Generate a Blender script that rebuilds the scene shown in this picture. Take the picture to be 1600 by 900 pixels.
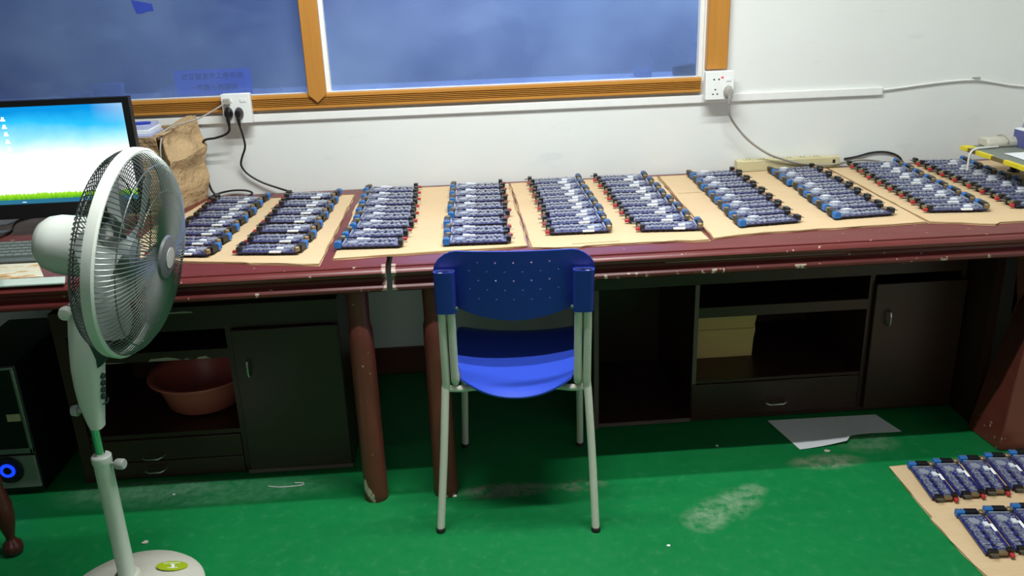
import bpy, bmesh, math, random
from mathutils import Vector, Matrix
random.seed(7)
for o in list(bpy.data.objects): bpy.data.objects.remove(o)
S = bpy.context.scene
COL = S.collection
PI = math.pi

# ------------------------------------------------------------------ camera, world, lights, exposure
F_PX, YAW, PITCH, ROLL = 1357.0, 0.0586, 0.3482, 0.0348
CAM = Vector((-0.0514, -3.2016, 1.4979))
fw = Vector((math.sin(YAW)*math.cos(PITCH), math.cos(YAW)*math.cos(PITCH), -math.sin(PITCH)))
r0 = Vector((math.cos(YAW), -math.sin(YAW), 0)); u0 = r0.cross(fw)
rt = r0*math.cos(ROLL) - u0*math.sin(ROLL); up = u0*math.cos(ROLL) + r0*math.sin(ROLL)
cam = bpy.data.cameras.new('camera'); co = bpy.data.objects.new('camera', cam); COL.objects.link(co)
m = Matrix.Identity(4)
for i in range(3): m[i][0], m[i][1], m[i][2], m[i][3] = rt[i], up[i], -fw[i], CAM[i]
co.matrix_world = m
cam.sensor_width = 36; cam.sensor_fit = 'HORIZONTAL'; cam.lens = F_PX/1600*36; cam.clip_start = .02
S.camera = co
W = bpy.data.worlds.new('world'); S.world = W; W.use_nodes = True
W.node_tree.nodes['Background'].inputs[0].default_value = (.75, .85, 1, 1)
W.node_tree.nodes['Background'].inputs[1].default_value = .35
def area(name, loc, size, power, color=(1,1,1), rot=(0,0,0)):
    l = bpy.data.lights.new(name, 'AREA'); l.shape = 'RECTANGLE'; l.size, l.size_y = size; l.energy = power; l.color = color
    o = bpy.data.objects.new(name, l); o.location = loc; o.rotation_euler = rot; COL.objects.link(o); return o
TUBE = (.96, 1.0, .98)
area('ceiling_tube_light', (.15, -1.15, 2.68), (1.5, .035), 43, TUBE)
area('ceiling_tube_light', (.15, -1.56, 2.68), (1.5, .035), 47, TUBE)
area('room_fill_light', (-.6, -3.7, 2.7), (1.6, .3), 3.5, TUBE)  # weak unseen lamp added behind the camera for overall fill
area('front_fill_light', (-.4, -5.0, 1.7), (1.6, 1.4), 9, (1, .98, .95), (PI/2, 0, 0))  # no doorway is built here; lamp added to brighten cabinet fronts and chair
area('far_room_light', (.5, 2.0, 2.55), (2.0, .5), 105, (.85, .93, 1), (math.radians(-48), 0, 0))
S.view_settings.view_transform = 'Standard'; S.view_settings.look = 'None'
S.view_settings.exposure = 0.0; S.view_settings.gamma = 1.0; S.view_settings.use_curve_mapping = False

# ------------------------------------------------------------------ helpers
def lin(c):
    if isinstance(c, str): c = [int(c[i:i+2], 16)/255 for i in (0, 2, 4)]
    return tuple((x/12.92 if x <= .04045 else ((x+.055)/1.055)**2.4) for x in c) + (1,)
class N:
    """small node-tree writer"""
    def __init__(s, name):
        s.m = bpy.data.materials.new(name); s.m.use_nodes = True; s.t = s.m.node_tree
        s.b = s.t.nodes['Principled BSDF']; s.out = s.t.nodes['Material Output']
    def n(s, typ, **kw):
        x = s.t.nodes.new(typ)
        for k, v in kw.items(): setattr(x, k, v)
        return x
    def l(s, a, b): s.t.links.new(a, b)
    def setv(s, sock, v):
        if hasattr(v, 'is_linked'): s.l(v, sock)
        else: sock.default_value = v
    def coord(s, kind='Object'):
        if kind == 'Position': return s.n('ShaderNodeNewGeometry').outputs['Position']
        return s.n('ShaderNodeTexCoord').outputs[kind]
    def mapping(s, vec, scale=(1,1,1), loc=(0,0,0)):
        x = s.n('ShaderNodeMapping'); s.l(vec, x.inputs[0]); x.inputs['Scale'].default_value = scale; x.inputs['Location'].default_value = loc
        return x.outputs[0]
    def noise(s, vec, scale, detail=3, rough=.5):
        x = s.n('ShaderNodeTexNoise'); s.l(vec, x.inputs['Vector']); x.inputs['Scale'].default_value = scale
        x.inputs['Detail'].default_value = detail; x.inputs['Roughness'].default_value = rough
        return x.outputs[0]
    def ramp(s, fac, stops):
        x = s.n('ShaderNodeValToRGB'); s.l(fac, x.inputs[0]); e = x.color_ramp.elements
        while len(e) < len(stops): e.new(.5)
        for k, (p, c) in enumerate(stops):
            e[k].position = p; e[k].color = lin(c) if isinstance(c, str) else ((c, c, c, 1) if not hasattr(c, '__len__') else c)
        return x.outputs[0]
    def mix(s, fac, a, b):
        x = s.n('ShaderNodeMix', data_type='RGBA'); s.setv(x.inputs[0], fac); s.setv(x.inputs[6], a); s.setv(x.inputs[7], b)
        return x.outputs[2]
    def math(s, op, a, b=0.0, clamp=False):
        x = s.n('ShaderNodeMath', operation=op, use_clamp=clamp); s.setv(x.inputs[0], a); s.setv(x.inputs[1], b)
        return x.outputs[0]
    def sep(s, vec):
        x = s.n('ShaderNodeSeparateXYZ'); s.l(vec, x.inputs[0]); return x.outputs
    def bump(s, h, strength=.2, dist=.002):
        x = s.n('ShaderNodeBump'); s.l(h, x.inputs['Height']); x.inputs['Strength'].default_value = strength; x.inputs['Distance'].default_value = dist
        s.l(x.outputs[0], s.b.inputs['Normal'])
    def base(s, c): s.setv(s.b.inputs['Base Color'], c)
    def rough(s, v): s.setv(s.b.inputs['Roughness'], v)
    def blob(s, pos, c, r, edge=.5):
        d = s.n('ShaderNodeVectorMath', operation='SUBTRACT'); s.l(pos, d.inputs[0]); d.inputs[1].default_value = c
        e = s.n('ShaderNodeVectorMath', operation='MULTIPLY'); s.l(d.outputs[0], e.inputs[0]); e.inputs[1].default_value = (1/r[0], 1/r[1], 0)
        f = s.n('ShaderNodeVectorMath', operation='LENGTH'); s.l(e.outputs[0], f.inputs[0])
        return s.math('SUBTRACT', 1.0, f.outputs['Value'], True)
def plain(name, c, rough=.5, metal=0.0, var=.12, scale=30, spec=None, emit=None, alpha=None, bump=0):
    k = N(name); col = lin(c)
    nz = k.noise(k.coord(), scale, 3)
    dk = tuple(x*(1-var) for x in col[:3])+(1,); lt = tuple(min(1, x*(1+var)) for x in col[:3])+(1,)
    k.base(k.mix(nz, dk, lt)); k.rough(rough); k.b.inputs['Metallic'].default_value = metal
    if spec is not None: k.b.inputs['Specular IOR Level'].default_value = spec
    if emit: k.b.inputs['Emission Color'].default_value = lin(c); k.b.inputs['Emission Strength'].default_value = emit
    if alpha is not None: k.b.inputs['Alpha'].default_value = alpha
    if bump: k.bump(nz, bump)
    return k.m
class MB:
    """collects shapes into one mesh"""
    def __init__(s): s.v = []; s.f = []
    def add(s, vs, fs, M=None):
        o = len(s.v); s.v += [tuple(M @ Vector(p)) if M else tuple(p) for p in vs]; s.f += [tuple(i+o for i in f) for f in fs]; return s
    def box(s, x0, x1, y0, y1, z0, z1, M=None):
        v = [(x, y, z) for z in (z0, z1) for y in (y0, y1) for x in (x0, x1)]
        return s.add(v, [(0,2,3,1), (4,5,7,6), (0,1,5,4), (2,6,7,3), (0,4,6,2), (1,3,7,5)], M)
    def prism(s, poly, a, b, M=None, axis='z'):
        n = len(poly); P = {'z': lambda p, h: (p[0], p[1], h), 'y': lambda p, h: (p[0], h, p[1]), 'x': lambda p, h: (h, p[0], p[1])}[axis]
        v = [P(p, a) for p in poly]+[P(p, b) for p in poly]
        f = [tuple(range(n))[::-1], tuple(range(n, 2*n))]+[(i, (i+1) % n, n+(i+1) % n, n+i) for i in range(n)]
        return s.add(v, f, M)
    def lathe(s, prof, n=24, M=None, cap=True):
        v = []; f = []
        for r, z in prof:
            for i in range(n): a = 2*PI*i/n; v.append((r*math.cos(a), r*math.sin(a), z))
        for k in range(len(prof)-1):
            for i in range(n): j = (i+1) % n; f.append((k*n+i, k*n+j, (k+1)*n+j, (k+1)*n+i))
        if cap: f.append(tuple(range(n))[::-1]); f.append(tuple((len(prof)-1)*n+i for i in range(n)))
        return s.add(v, f, M)
    def tube(s, pts, r, n=8, M=None, closed=False):
        P = [Vector(p) for p in pts]; L = len(P); rs = r if hasattr(r, '__len__') else [r]*L
        v = []; f = []; prev = None
        for i in range(L):
            a = P[(i-1) % L] if (closed or i > 0) else P[0]; b = P[(i+1) % L] if (closed or i < L-1) else P[-1]
            t = (b-a).normalized()
            if prev is None:
                q = Vector((0,0,1)) if abs(t.z) < .9 else Vector((1,0,0)); x = t.cross(q).normalized()
            else:
                x = (prev - t*prev.dot(t)).normalized()
            prev = x; y = t.cross(x)
            for k in range(n): a_ = 2*PI*k/n; v.append(P[i]+(x*math.cos(a_)+y*math.sin(a_))*rs[i])
        for i in range(L if closed else L-1):
            for k in range(n): j = (k+1) % n; i2 = (i+1) % L; f.append((i*n+k, i*n+j, i2*n+j, i2*n+k))
        if not closed: f.append(tuple(range(n))[::-1]); f.append(tuple((L-1)*n+k for k in range(n)))
        return s.add(v, f, M)
    def grid(s, fn, nu, nv, M=None, skip=None):
        v = [fn(i/nu, j/nv) for j in range(nv+1) for i in range(nu+1)]
        f = [(j*(nu+1)+i, j*(nu+1)+i+1, (j+1)*(nu+1)+i+1, (j+1)*(nu+1)+i) for j in range(nv) for i in range(nu) if not (skip and skip(i, j))]
        return s.add(v, f, M)
    def build(s, name, mat, parent=None, smooth=35, bevel=0, solid=0, offset=0, loc=None, fixn=True):
        me = bpy.data.meshes.new(name); me.from_pydata(s.v, [], s.f)
        if fixn:
            bm = bmesh.new(); bm.from_mesh(me); bmesh.ops.recalc_face_normals(bm, faces=bm.faces); bm.to_mesh(me); bm.free()
        if smooth:
            me.shade_smooth(); me.set_sharp_from_angle(angle=math.radians(smooth))
        me.materials.append(mat)
        o = bpy.data.objects.new(name, me); COL.objects.link(o)
        if parent: o.parent = parent
        if loc: o.location = loc
        if solid:
            md = o.modifiers.new('solid', 'SOLIDIFY'); md.thickness = solid; md.offset = offset
            me2 = bpy.data.meshes.new_from_object(o.evaluated_get(bpy.context.evaluated_depsgraph_get()))
            o.modifiers.clear(); o.data = me2; me2.name = name; bpy.data.meshes.remove(me)
            if smooth: me2.set_sharp_from_angle(angle=math.radians(smooth))
        if bevel:
            md = o.modifiers.new('bevel', 'BEVEL'); md.width = bevel; md.segments = 2; md.limit_method = 'ANGLE'
        return o
def spline(pts, n=8):
    P = [Vector(p) for p in pts]; out = []
    for i in range(len(P)-1):
        a = P[max(i-1, 0)]; b = P[i]; c = P[i+1]; d = P[min(i+2, len(P)-1)]
        for k in range(n):
            t = k/n
            out.append(.5*((2*b)+(c-a)*t+(2*a-5*b+4*c-d)*t*t+(3*b-a-3*c+d)*t**3))
    return out+[P[-1]]
def tag(o, label, cat, group=None, kind=None):
    o['label'] = label; o['category'] = cat
    if group: o['group'] = group
    if kind: o['kind'] = kind
    return o
def struct(o): o['kind'] = 'structure'; return o
def thing(name, loc, label, cat, group=None, rz=0):
    o = bpy.data.objects.new(name, None); COL.objects.link(o); o.location = loc; o.rotation_euler = (0, 0, rz); o.empty_display_size = .05
    return tag(o, label, cat, group)
def copy_tree(o, parent=None):
    c = o.copy(); COL.objects.link(c)
    if parent: c.parent = parent
    for ch in o.children: copy_tree(ch, c)
    return c
def T(x=0, y=0, z=0): return Matrix.Translation((x, y, z))
def R(a, ax): return Matrix.Rotation(a, 4, ax)

# ------------------------------------------------------------------ materials
def m_floor():
    k = N('green_floor_paint'); p = k.coord('Position')
    n1 = k.noise(p, 3.0, 4, .6); n2 = k.noise(p, 26, 4, .65); n3 = k.noise(k.mapping(p, (3, 9, 1)), 14, 3, .6)
    c = k.mix(n1, lin('0b6a36'), lin('0f7c40'))
    c = k.mix(k.ramp(n2, [(.58, 0.0), (.8, .22)]), c, lin('4fa076'))
    c = k.mix(k.ramp(n3, [(.66, 0.0), (.78, .16)]), c, lin('6fb48c'))
    def stain(c, ctr, rad, col, lo, hi, amt, sc=30):
        b = k.math('MULTIPLY', k.blob(p, ctr, rad), 2.2, True)
        nn = k.ramp(k.noise(p, sc, 5, .7), [(lo, 0.0), (hi, amt)])
        return k.mix(k.math('MULTIPLY', b, nn), c, lin(col))
    for ctr, rad in (((.60, -1.12, 0), (.075, .07, 1)), ((.665, -1.075, 0), (.09, .075, 1)), ((.735, -1.03, 0), (.075, .07, 1)), ((.79, -.99, 0), (.05, .045, 1))):
        c = stain(c, ctr, rad, '86a184', .38, .60, .5, 24)
    c = stain(c, (.04, -.90, 0), (.16, .05, 1), '76806e', .38, .55, .9)
    c = stain(c, (.27, -.90, 0), (.10, .04, 1), '6f7d6a', .42, .6, .7)
    c = stain(c, (1.07, -.86, 0), (.14, .05, 1), '7e8a74', .36, .6, .8)
    c = stain(c, (1.25, -.76, 0), (.12, .08, 1), '6d8a70', .36, .6, .6)
    c = stain(c, (-.9, -.80, 0), (.5, .09, 1), '6fae8a', .3, .7, .45)
    c = stain(c, (-1.1, -.76, 0), (.3, .07, 1), '8cb79a', .3, .7, .45)
    k.base(c); k.rough(k.ramp(n2, [(.3, .36), (.7, .55)])); k.b.inputs['Specular IOR Level'].default_value = .35
    k.bump(n2, .12, .001); return k.m
def m_wall():
    k = N('white_wall_paint'); p = k.coord('Position')
    n = k.noise(p, 2.2, 4, .6); n2 = k.noise(k.mapping(p, (1, 1, 3)), 5, 4, .6)
    c = k.mix(n, lin('dcdedb'), lin('e8eae8')); c = k.mix(k.ramp(n2, [(.62, 0.0), (.75, .3)]), c, lin('c3c7c8'))
    k.base(c); k.rough(.75); k.bump(k.noise(p, 180, 2), .06, .001); return k.m
def m_wood(name, a, b, axis=0, sc=6, rough=.4):
    k = N(name); p = k.coord('Position'); s = [14.0, 14.0, 14.0]; s[axis] = .8
    n = k.noise(k.mapping(p, tuple(s)), sc, 4, .6); k.base(k.mix(n, lin(a), lin(b))); k.rough(rough); return k.m
def m_desk(name, a, b, chips=True, rough=.28, band_z=(.684, .703)):
    k = N(name); p = k.coord('Position')
    n = k.noise(k.mapping(p, (1, 6, 6)), 4, 4, .6); c = k.mix(n, lin(a), lin(b))
    if chips:
        z = k.sep(p)[2]
        band = k.math('MULTIPLY', k.math('LESS_THAN', z, band_z[1]), k.math('GREATER_THAN', z, band_z[0]))
        ch = k.ramp(k.noise(k.mapping(p, (1, 1, .5)), 19, 3, .7), [(.615, 0.0), (.65, 1.0)])
        sp = k.ramp(k.noise(p, 55, 2, .5), [(.735, 0.0), (.75, .8)])
        c = k.mix(k.math('MULTIPLY', band, ch), c, lin('c9b7a4')); c = k.mix(sp, c, lin('c2aa98'))
        jx = k.math('LESS_THAN', k.math('ABSOLUTE', k.math('ADD', k.sep(p)[0], .254)), k.math('MULTIPLY', k.noise(p, 60, 3), .034))
        jy = k.math('LESS_THAN', k.sep(p)[1], -.925)
        c = k.mix(k.math('MULTIPLY', jx, jy), c, lin('ab8f84'))
    k.base(c); k.rough(k.ramp(k.noise(p, 9, 3), [(.3, rough), (.7, rough+.14)])); return k.m
M = {}
M['floor'] = m_floor(); M['wall'] = m_wall()
M['ceiling'] = plain('ceiling_grey', '8f9390', .8); M['dim_wall'] = plain('unseen_wall_greyed', '7e827f', .8)  # ceiling and unseen walls greyed to cut the light they bounce back
M['frame_wood'] = m_wood('orange_frame_wood', 'b57b30', 'c88d40', 0, 2, .38)
M['frame_wood_v'] = m_wood('orange_frame_wood_upright', 'aa702a', 'c58a3e', 2, 5, .38)
M['trunk'] = plain('white_trunking_plastic', 'e9eae8', .45, var=.05)
M['skirt'] = m_wood('brown_skirting', '4d2a1e', '5d3426', 0)
M['desk'] = m_desk('dark_red_desk_lacquer', '5a2422', '733231')
M['desk_top'] = m_desk('dark_red_desk_top', '4f2a2a', '603434', rough=.34)
M['desk_leg'] = m_desk('red_brown_leg_lacquer', '5b2c24', '74392f', rough=.32, band_z=(-.1, .075))
M['cab'] = m_wood('dark_cabinet_laminate', '2e1b17', '3d241f', 0, 4, .36)
M['cab_in'] = plain('cabinet_inside', '1d1716', .6)
M['cab_edge'] = plain('cabinet_edge_strip', '63554f', .5)
M['chip'] = plain('bare_chipboard', 'a39a8c', .8, var=.3, scale=60)
M['handle'] = plain('brushed_steel', 'c4c2bc', .3, 1.0)
M['card'] = None
def m_card(name, a, b, edge=False):
    k = N(name); p = k.coord('Position')
    n = k.noise(p, 5, 4, .6); n2 = k.noise(k.mapping(p, (2, 60, 60)), 6, 2)
    c = k.mix(n, lin(a), lin(b)); c = k.mix(k.ramp(n2, [(.4, 0.0), (.8, .14)]), c, lin('8a6a47'))
    k.base(c); k.rough(.85); k.b.inputs['Specular IOR Level'].default_value = .15; return k.m
M['card'] = m_card('corrugated_cardboard', 'c6ab86', 'd6bb95')
M['card_edge'] = m_card('torn_cardboard_edge', '8d7350', 'ab8d64')
def m_kraft():
    k = N('crumpled_kraft_box'); p = k.coord('Position'); n = k.noise(p, 9, 5, .65)
    c = k.mix(n, lin('ac9068'), lin('c6a983')); c = k.mix(k.ramp(k.noise(k.mapping(p, (1, 1, 2)), 14, 3), [(.6, 0.0), (.72, .5)]), c, lin('7d5e3c'))
    k.base(c); k.rough(.8); k.b.inputs['Specular IOR Level'].default_value = .2; k.bump(n, .9, .03); return k.m
M['kraft'] = m_kraft()
M['plankcard'] = m_card('yellow_board', 'c6a96c', 'd4b87c')
M['chair_blue'] = plain('blue_chair_plastic', '2639a0', .4, var=.06)
M['seat_blue_lit'] = plain('blue_chair_plastic_lit', '3450c8', .38, var=.06)  # same chair plastic, brighter: the light on the seat is put into the colour
M['chair_tube'] = plain('pale_grey_painted_steel', 'd6d4c6', .38, var=.05)
M['rubber'] = plain('dark_rubber', '22211f', .7)
M['fan_white'] = plain('fan_white_plastic', 'd8dcd4', .3, var=.05)
M['fan_base'] = plain('fan_base_plastic', 'c9c6ba', .4, var=.06)
M['fan_wire'] = plain('fan_grille_wire', '6c726e', .35, .6)
M['fan_blade'] = plain('fan_blade_plastic', '8e9692', .3)
M['chrome'] = plain('chrome_tube', 'd9dcd8', .08, 1.0, var=.02)
M['knob'] = plain('grey_knob', 'a9aaa6', .4)
M['fan_button'] = plain('fan_button_green_grey', '31483c', .45)
M['fan_badge'] = plain('fan_badge_grey', '585d5f', .4)
M['sticker_green'] = plain('sticker_green', '9db41f', .45)
M['white'] = plain('white_plastic', 'eceeed', .4, var=.04)
M['black'] = plain('black_plastic', '141416', .35)
M['blackm'] = plain('black_matt', '101012', .6)
M['grey_plug'] = plain('grey_plug_plastic', '9c9992', .5)
M['cable_grey'] = plain('grey_cable', '9a948a', .5)
M['cable_black'] = plain('black_cable', '18181a', .45)
M['cable_white'] = plain('white_cable', 'd9d9d4', .5)
M['red_led'] = plain('red_indicator', 'e2283a', .4, emit=1.0)
M['beige'] = plain('beige_strip_plastic', 'c9bf98', .5)
M['paper'] = plain('white_paper', 'e3e6ea', .8, var=.05)
M['paper_blue'] = plain('bluish_paper', 'aeb6d8', .8)
M['pen_blue'] = plain('blue_pen_plastic', '2c3fae', .35)
M['greenglass'] = plain('pale_green_glass_edge', 'a9bcae', .15)
M['keyboard'] = plain('grey_keyboard', '5a6360', .6)
M['key'] = plain('dark_keycaps', '6c7673', .55)
M['tower'] = plain('black_computer_case', '0f0f11', .4)
M['silver'] = plain('silver_trim', '9fa49f', .3, .7)
M['grey_green'] = plain('silver_case_panel', '8f958d', .4, .3)
M['basin'] = plain('red_basin_plastic', 'c2685c', .4, var=.06)
M['yellow'] = plain('yellow_tape', 'd8c51f', .5, var=.15)
M['tray'] = plain('grey_tray_board', '767d74', .6)
M['tray_edge'] = plain('worn_tray_edge', '6b5a35', .6, var=.4, scale=50)
M['purple'] = plain('grey_purple_card', '8787a0', .6)
M['box_blue'] = plain('dark_blue_box_side', '50558a', .6)
M['wrap'] = plain('beige_wrapped_roll', 'bdb9aa', .6)
M['wood_leg'] = plain('dark_red_turned_wood', '4a1f1c', .25, var=.3, scale=20)
M['post'] = plain('black_post', '1c1a18', .5)
# circuit boards
def m_pcb():
    k = N('navy_circuit_board'); o = k.coord('Object')
    a = k.noise(k.mapping(o, (1, 1, 1)), 160, 3, .7); s = k.sep(o)
    band = k.math('ADD', k.math('LESS_THAN', k.math('ABSOLUTE', k.math('SUBTRACT', s[1], .014)), .011), k.math('LESS_THAN', k.math('ABSOLUTE', k.math('ADD', s[1], .021)), .009), True)
    silk = k.math('MULTIPLY', band, k.ramp(a, [(.48, 0.0), (.58, .75)]))
    c = k.mix(k.noise(o, 60, 2), lin('1b2062'), lin('272c72')); c = k.mix(silk, c, lin('9aa1b4'))
    c = k.mix(k.ramp(k.noise(o, 240, 2), [(.66, 0.0), (.70, .8)]), c, lin('c4cad8'))
    k.base(c); k.rough(.35); k.b.inputs['Coat Weight'].default_value = 1; k.b.inputs['Coat Roughness'].default_value = .2; k.b.inputs['Coat IOR'].default_value = 1.7; return k.m
M['pcb'] = m_pcb()
def m_chips():
    k = N('grey_solder_and_chips'); o = k.coord('Object'); a = k.noise(o, 190, 3, .65)
    k.base(k.ramp(a, [(.34, '2a2f60'), (.48, '666b82'), (.68, 'a6abb8')])); k.rough(.35); k.b.inputs['Coat Weight'].default_value = 1; k.b.inputs['Coat Roughness'].default_value = .2; k.b.inputs['Coat IOR'].default_value = 1.7; return k.m
M['chips'] = m_chips()
M['chip_dark'] = plain('dark_chip', '2b2d35', .4)
M['chip_grey'] = plain('silver_grey_shield', 'a3a9b8', .3, .3)
M['term_blue'] = plain('blue_terminal_plastic', '1f69b4', .45)
M['conn_red'] = plain('red_connector_plastic', 'b02e2e', .45)
M['conn_black'] = plain('black_connector_plastic', '17171a', .4)
M['pin'] = plain('tinned_pins', '8f8a7c', .5, .6)
M['label'] = plain('white_board_label', 'f2f4f6', .5, var=.03)
M['relay'] = plain('pale_grey_relay', 'd5d9e0', .5, var=.04)
M['under'] = plain('board_underside', '14152c', .6)
M['copper'] = plain('bronze_coil', '8c7a5c', .4, .5)
def m_glass():
    k = N('blue_film_glass'); p = k.coord('Position')
    n = k.noise(k.mapping(p, (1.0, 1, 1.2)), 1.5, 3, .5); n2 = k.noise(k.mapping(p, (1.2, 1, 2.2), (0, 0, .3)), 2.6, 3, .5)
    d = k.n('ShaderNodeBsdfDiffuse'); t = k.n('ShaderNodeBsdfTransparent'); g = k.n('ShaderNodeBsdfGlossy')
    c = k.mix(k.ramp(n, [(.35, 0.0), (.68, 1.0)]), lin('56699c'), lin('9ab5dc'))
    c = k.mix(k.ramp(n2, [(.55, 0.0), (.8, .4)]), c, lin('a9c4e8'))
    k.l(c, d.inputs[0]); t.inputs[0].default_value = (.46, .56, .84, 1); g.inputs['Roughness'].default_value = .12; g.inputs[0].default_value = (.8, .9, 1, 1)
    a = k.n('ShaderNodeMixShader'); a.inputs[0].default_value = .40; k.l(t.outputs[0], a.inputs[1]); k.l(d.outputs[0], a.inputs[2])
    fr = k.n('ShaderNodeFresnel'); fr.inputs[0].default_value = 1.45
    b = k.n('ShaderNodeMixShader'); k.l(fr.outputs[0], b.inputs[0]); k.l(a.outputs[0], b.inputs[1]); k.l(g.outputs[0], b.inputs[2])
    k.l(b.outputs[0], k.out.inputs[0]); return k.m
M['glass'] = m_glass()
M['tape_blue'] = plain('blue_film_patch', '3a4fb8', .4)
def m_translucent(name, c):
    k = N(name); d = k.n('ShaderNodeBsdfDiffuse'); t = k.n('ShaderNodeBsdfTranslucent'); d.inputs[0].default_value = lin(c); t.inputs[0].default_value = lin(c)
    x = k.n('ShaderNodeMixShader'); x.inputs[0].default_value = .75; k.l(d.outputs[0], x.inputs[1]); k.l(t.outputs[0], x.inputs[2]); k.l(x.outputs[0], k.out.inputs[0]); return k.m
M['sign'] = m_translucent('pale_sign_card', 'c4d0ff'); M['thin_card'] = m_translucent('thin_white_card', 'eef2fa')
M['ink'] = plain('dark_sign_ink', '0c1440', .6)
def m_screen():
    k = N('lit_screen'); s = k.sep(k.coord('Object'))
    z = k.math('DIVIDE', s[2], .2995); o = k.coord('Object')
    wob = k.math('MULTIPLY', k.math('SUBTRACT', k.noise(k.mapping(o, (40, 1, 10)), 4, 3), .5), .06)
    zz = k.math('ADD', z, wob); cl = k.math('ADD', z, k.math('MULTIPLY', k.math('SUBTRACT', k.noise(k.mapping(o, (3, 1, 5)), 2.2, 4), .5), .22))
    sky = k.ramp(cl, [(.40, 'ffffff'), (.54, 'effcff'), (.68, '9ce6fb'), (.82, '2cbdf4'), (.95, '0b90db')])
    corner = k.math('MULTIPLY', k.math('MULTIPLY_ADD', s[0], 6.0), 1.0)
    ex = k.n('ShaderNodeMath', operation='MULTIPLY_ADD', use_clamp=True); k.l(s[0], ex.inputs[0]); ex.inputs[1].default_value = 6.0; ex.inputs[2].default_value = -.75
    k2 = k.math('MULTIPLY', ex.outputs[0], k.math('SUBTRACT', k.math('MULTIPLY', z, 3.0), 2.2, True))
    sky = k.mix(k2, sky, lin('d9f2fb'))
    gr = k.mix(k.math('LESS_THAN', zz, .105), sky, k.ramp(zz, [(.04, '3d9a1a'), (.10, '9fe02a')]))
    c = k.mix(k.math('LESS_THAN', z, .045), gr, lin('2d6f8e'))
    e = k.n('ShaderNodeEmission'); k.l(c, e.inputs[0]); e.inputs[1].default_value = 1.15
    k.l(e.outputs[0], k.out.inputs[0]); return k.m
M['screen'] = m_screen()
M['icon'] = plain('screen_icon_white', 'f4fbff', .5, emit=.9, var=.02)
M['led_blue'] = plain('blue_power_light', '1440ff', .4, emit=1.1, var=.02)
M['picture'] = None
def m_picture():
    k = N('printed_picture'); p = k.coord('Position'); n = k.noise(k.mapping(p, (5, 12, 1)), 2.4, 4, .6)
    k.base(k.ramp(n, [(.38, 'd9d5b8'), (.5, 'e6dfc6'), (.58, 'd39a55'), (.66, 'a88a5c')])); k.rough(.3); return k.m
M['picture'] = m_picture()

# ------------------------------------------------------------------ setting
struct(MB().box(-3.2, 2.12, -5.2, .2, -.1, 0).build('floor', M['floor'], smooth=0))
wb = MB()
wb.box(-3.2, 2.12, 0, .2, 0, 1.113); wb.box(.862, 2.12, 0, .2, 1.113, 2.8); wb.box(-3.2, -2.3, 0, .2, 1.113, 2.8); wb.box(-2.3, .862, 0, .2, 2.25, 2.8)
struct(wb.build('wall_back', M['wall'], smooth=0))
struct(MB().box(2.12, 2.3, -5.2, .2, 0, 2.8).build('wall_right', M['wall'], smooth=0))
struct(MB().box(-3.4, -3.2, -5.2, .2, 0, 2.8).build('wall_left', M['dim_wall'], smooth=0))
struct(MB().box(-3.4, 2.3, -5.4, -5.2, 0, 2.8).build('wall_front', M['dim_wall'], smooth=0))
struct(MB().box(-3.4, 2.3, -5.4, .2, 2.8, 2.9).build('ceiling', M['ceiling'], smooth=0))
struct(MB().box(-3.4, 2.6, 2.4, 2.5, 0, 2.9).build('wall_far', M['wall'], smooth=0))
struct(MB().box(-3.2, 2.12, -.012, -.0005, 0.0, .112).build('baseboard_back', M['skirt'], bevel=.003))
# window: fluted sill rail, mullion with pointed foot, right stile, two blue panes
win = struct(bpy.data.objects.new('window_1', None)); COL.objects.link(win); win.location = (0, 0, 1.1)
prof = [(0, 1.063), (-.020, 1.063), (-.022, 1.066), (-.022, 1.074)]
for i in range(4):
    z = 1.076+i*.0064
    prof += [(-.011, z), (-.021, z+.0018), (-.021, z+.0040), (-.011, z+.0054)]
prof += [(-.020, 1.1025), (-.022, 1.104), (-.022, 1.114), (-.018, 1.117), (0, 1.117)]
sill = MB().prism(prof, -2.35, .853, axis='x', M=T(0, -.0005, -1.1))
sill.build('sill_rail', M['frame_wood'], win, smooth=20)
def stile(x0, x1, z0, z1, tip=0):
    xm = (x0+x1)/2
    poly = [(x0, z1), (x0, z0)] + ([(xm, z0-tip)] if tip else []) + [(x1, z0), (x1, z1)]
    return MB().prism([(a, b-1.1) for a, b in poly], -.030, -.0005, axis='y')
mul = stile(-.566, -.502, 1.112, 2.26, .028).build('mullion', M['frame_wood_v'], win, bevel=.003); mul.location.y = -.0005
MB().box(-.566, -.502, 0.0, .06, .018, 1.15).build('mullion_core', M['trunk'], win)
stile(.868, .945, 1.143, 2.26).build('stile', M['frame_wood_v'], win, bevel=.003)
MB().box(-2.3, .861, .002, .2, .0135, .0175).build('inner_ledge', M['trunk'], win)
MB().box(-.502, -.488, .004, .05, .018, 1.15).build('reveal_strip', M['trunk'], win)
MB().box(.846, .861, .002, .05, .018, 1.15).build('reveal_strip', M['trunk'], win)
MB().box(-2.3, -.566, .030, .034, .018, 1.15).build('glass_pane', M['glass'], win, smooth=0)
MB().box(-.488, .846, .030, .034, .018, 1.15).build('glass_pane', M['glass'], win, smooth=0)
MB().box(-2.35, .945, -.022, -.0005, 1.15, 1.20).build('head_rail', M['frame_wood'], win)
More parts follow.
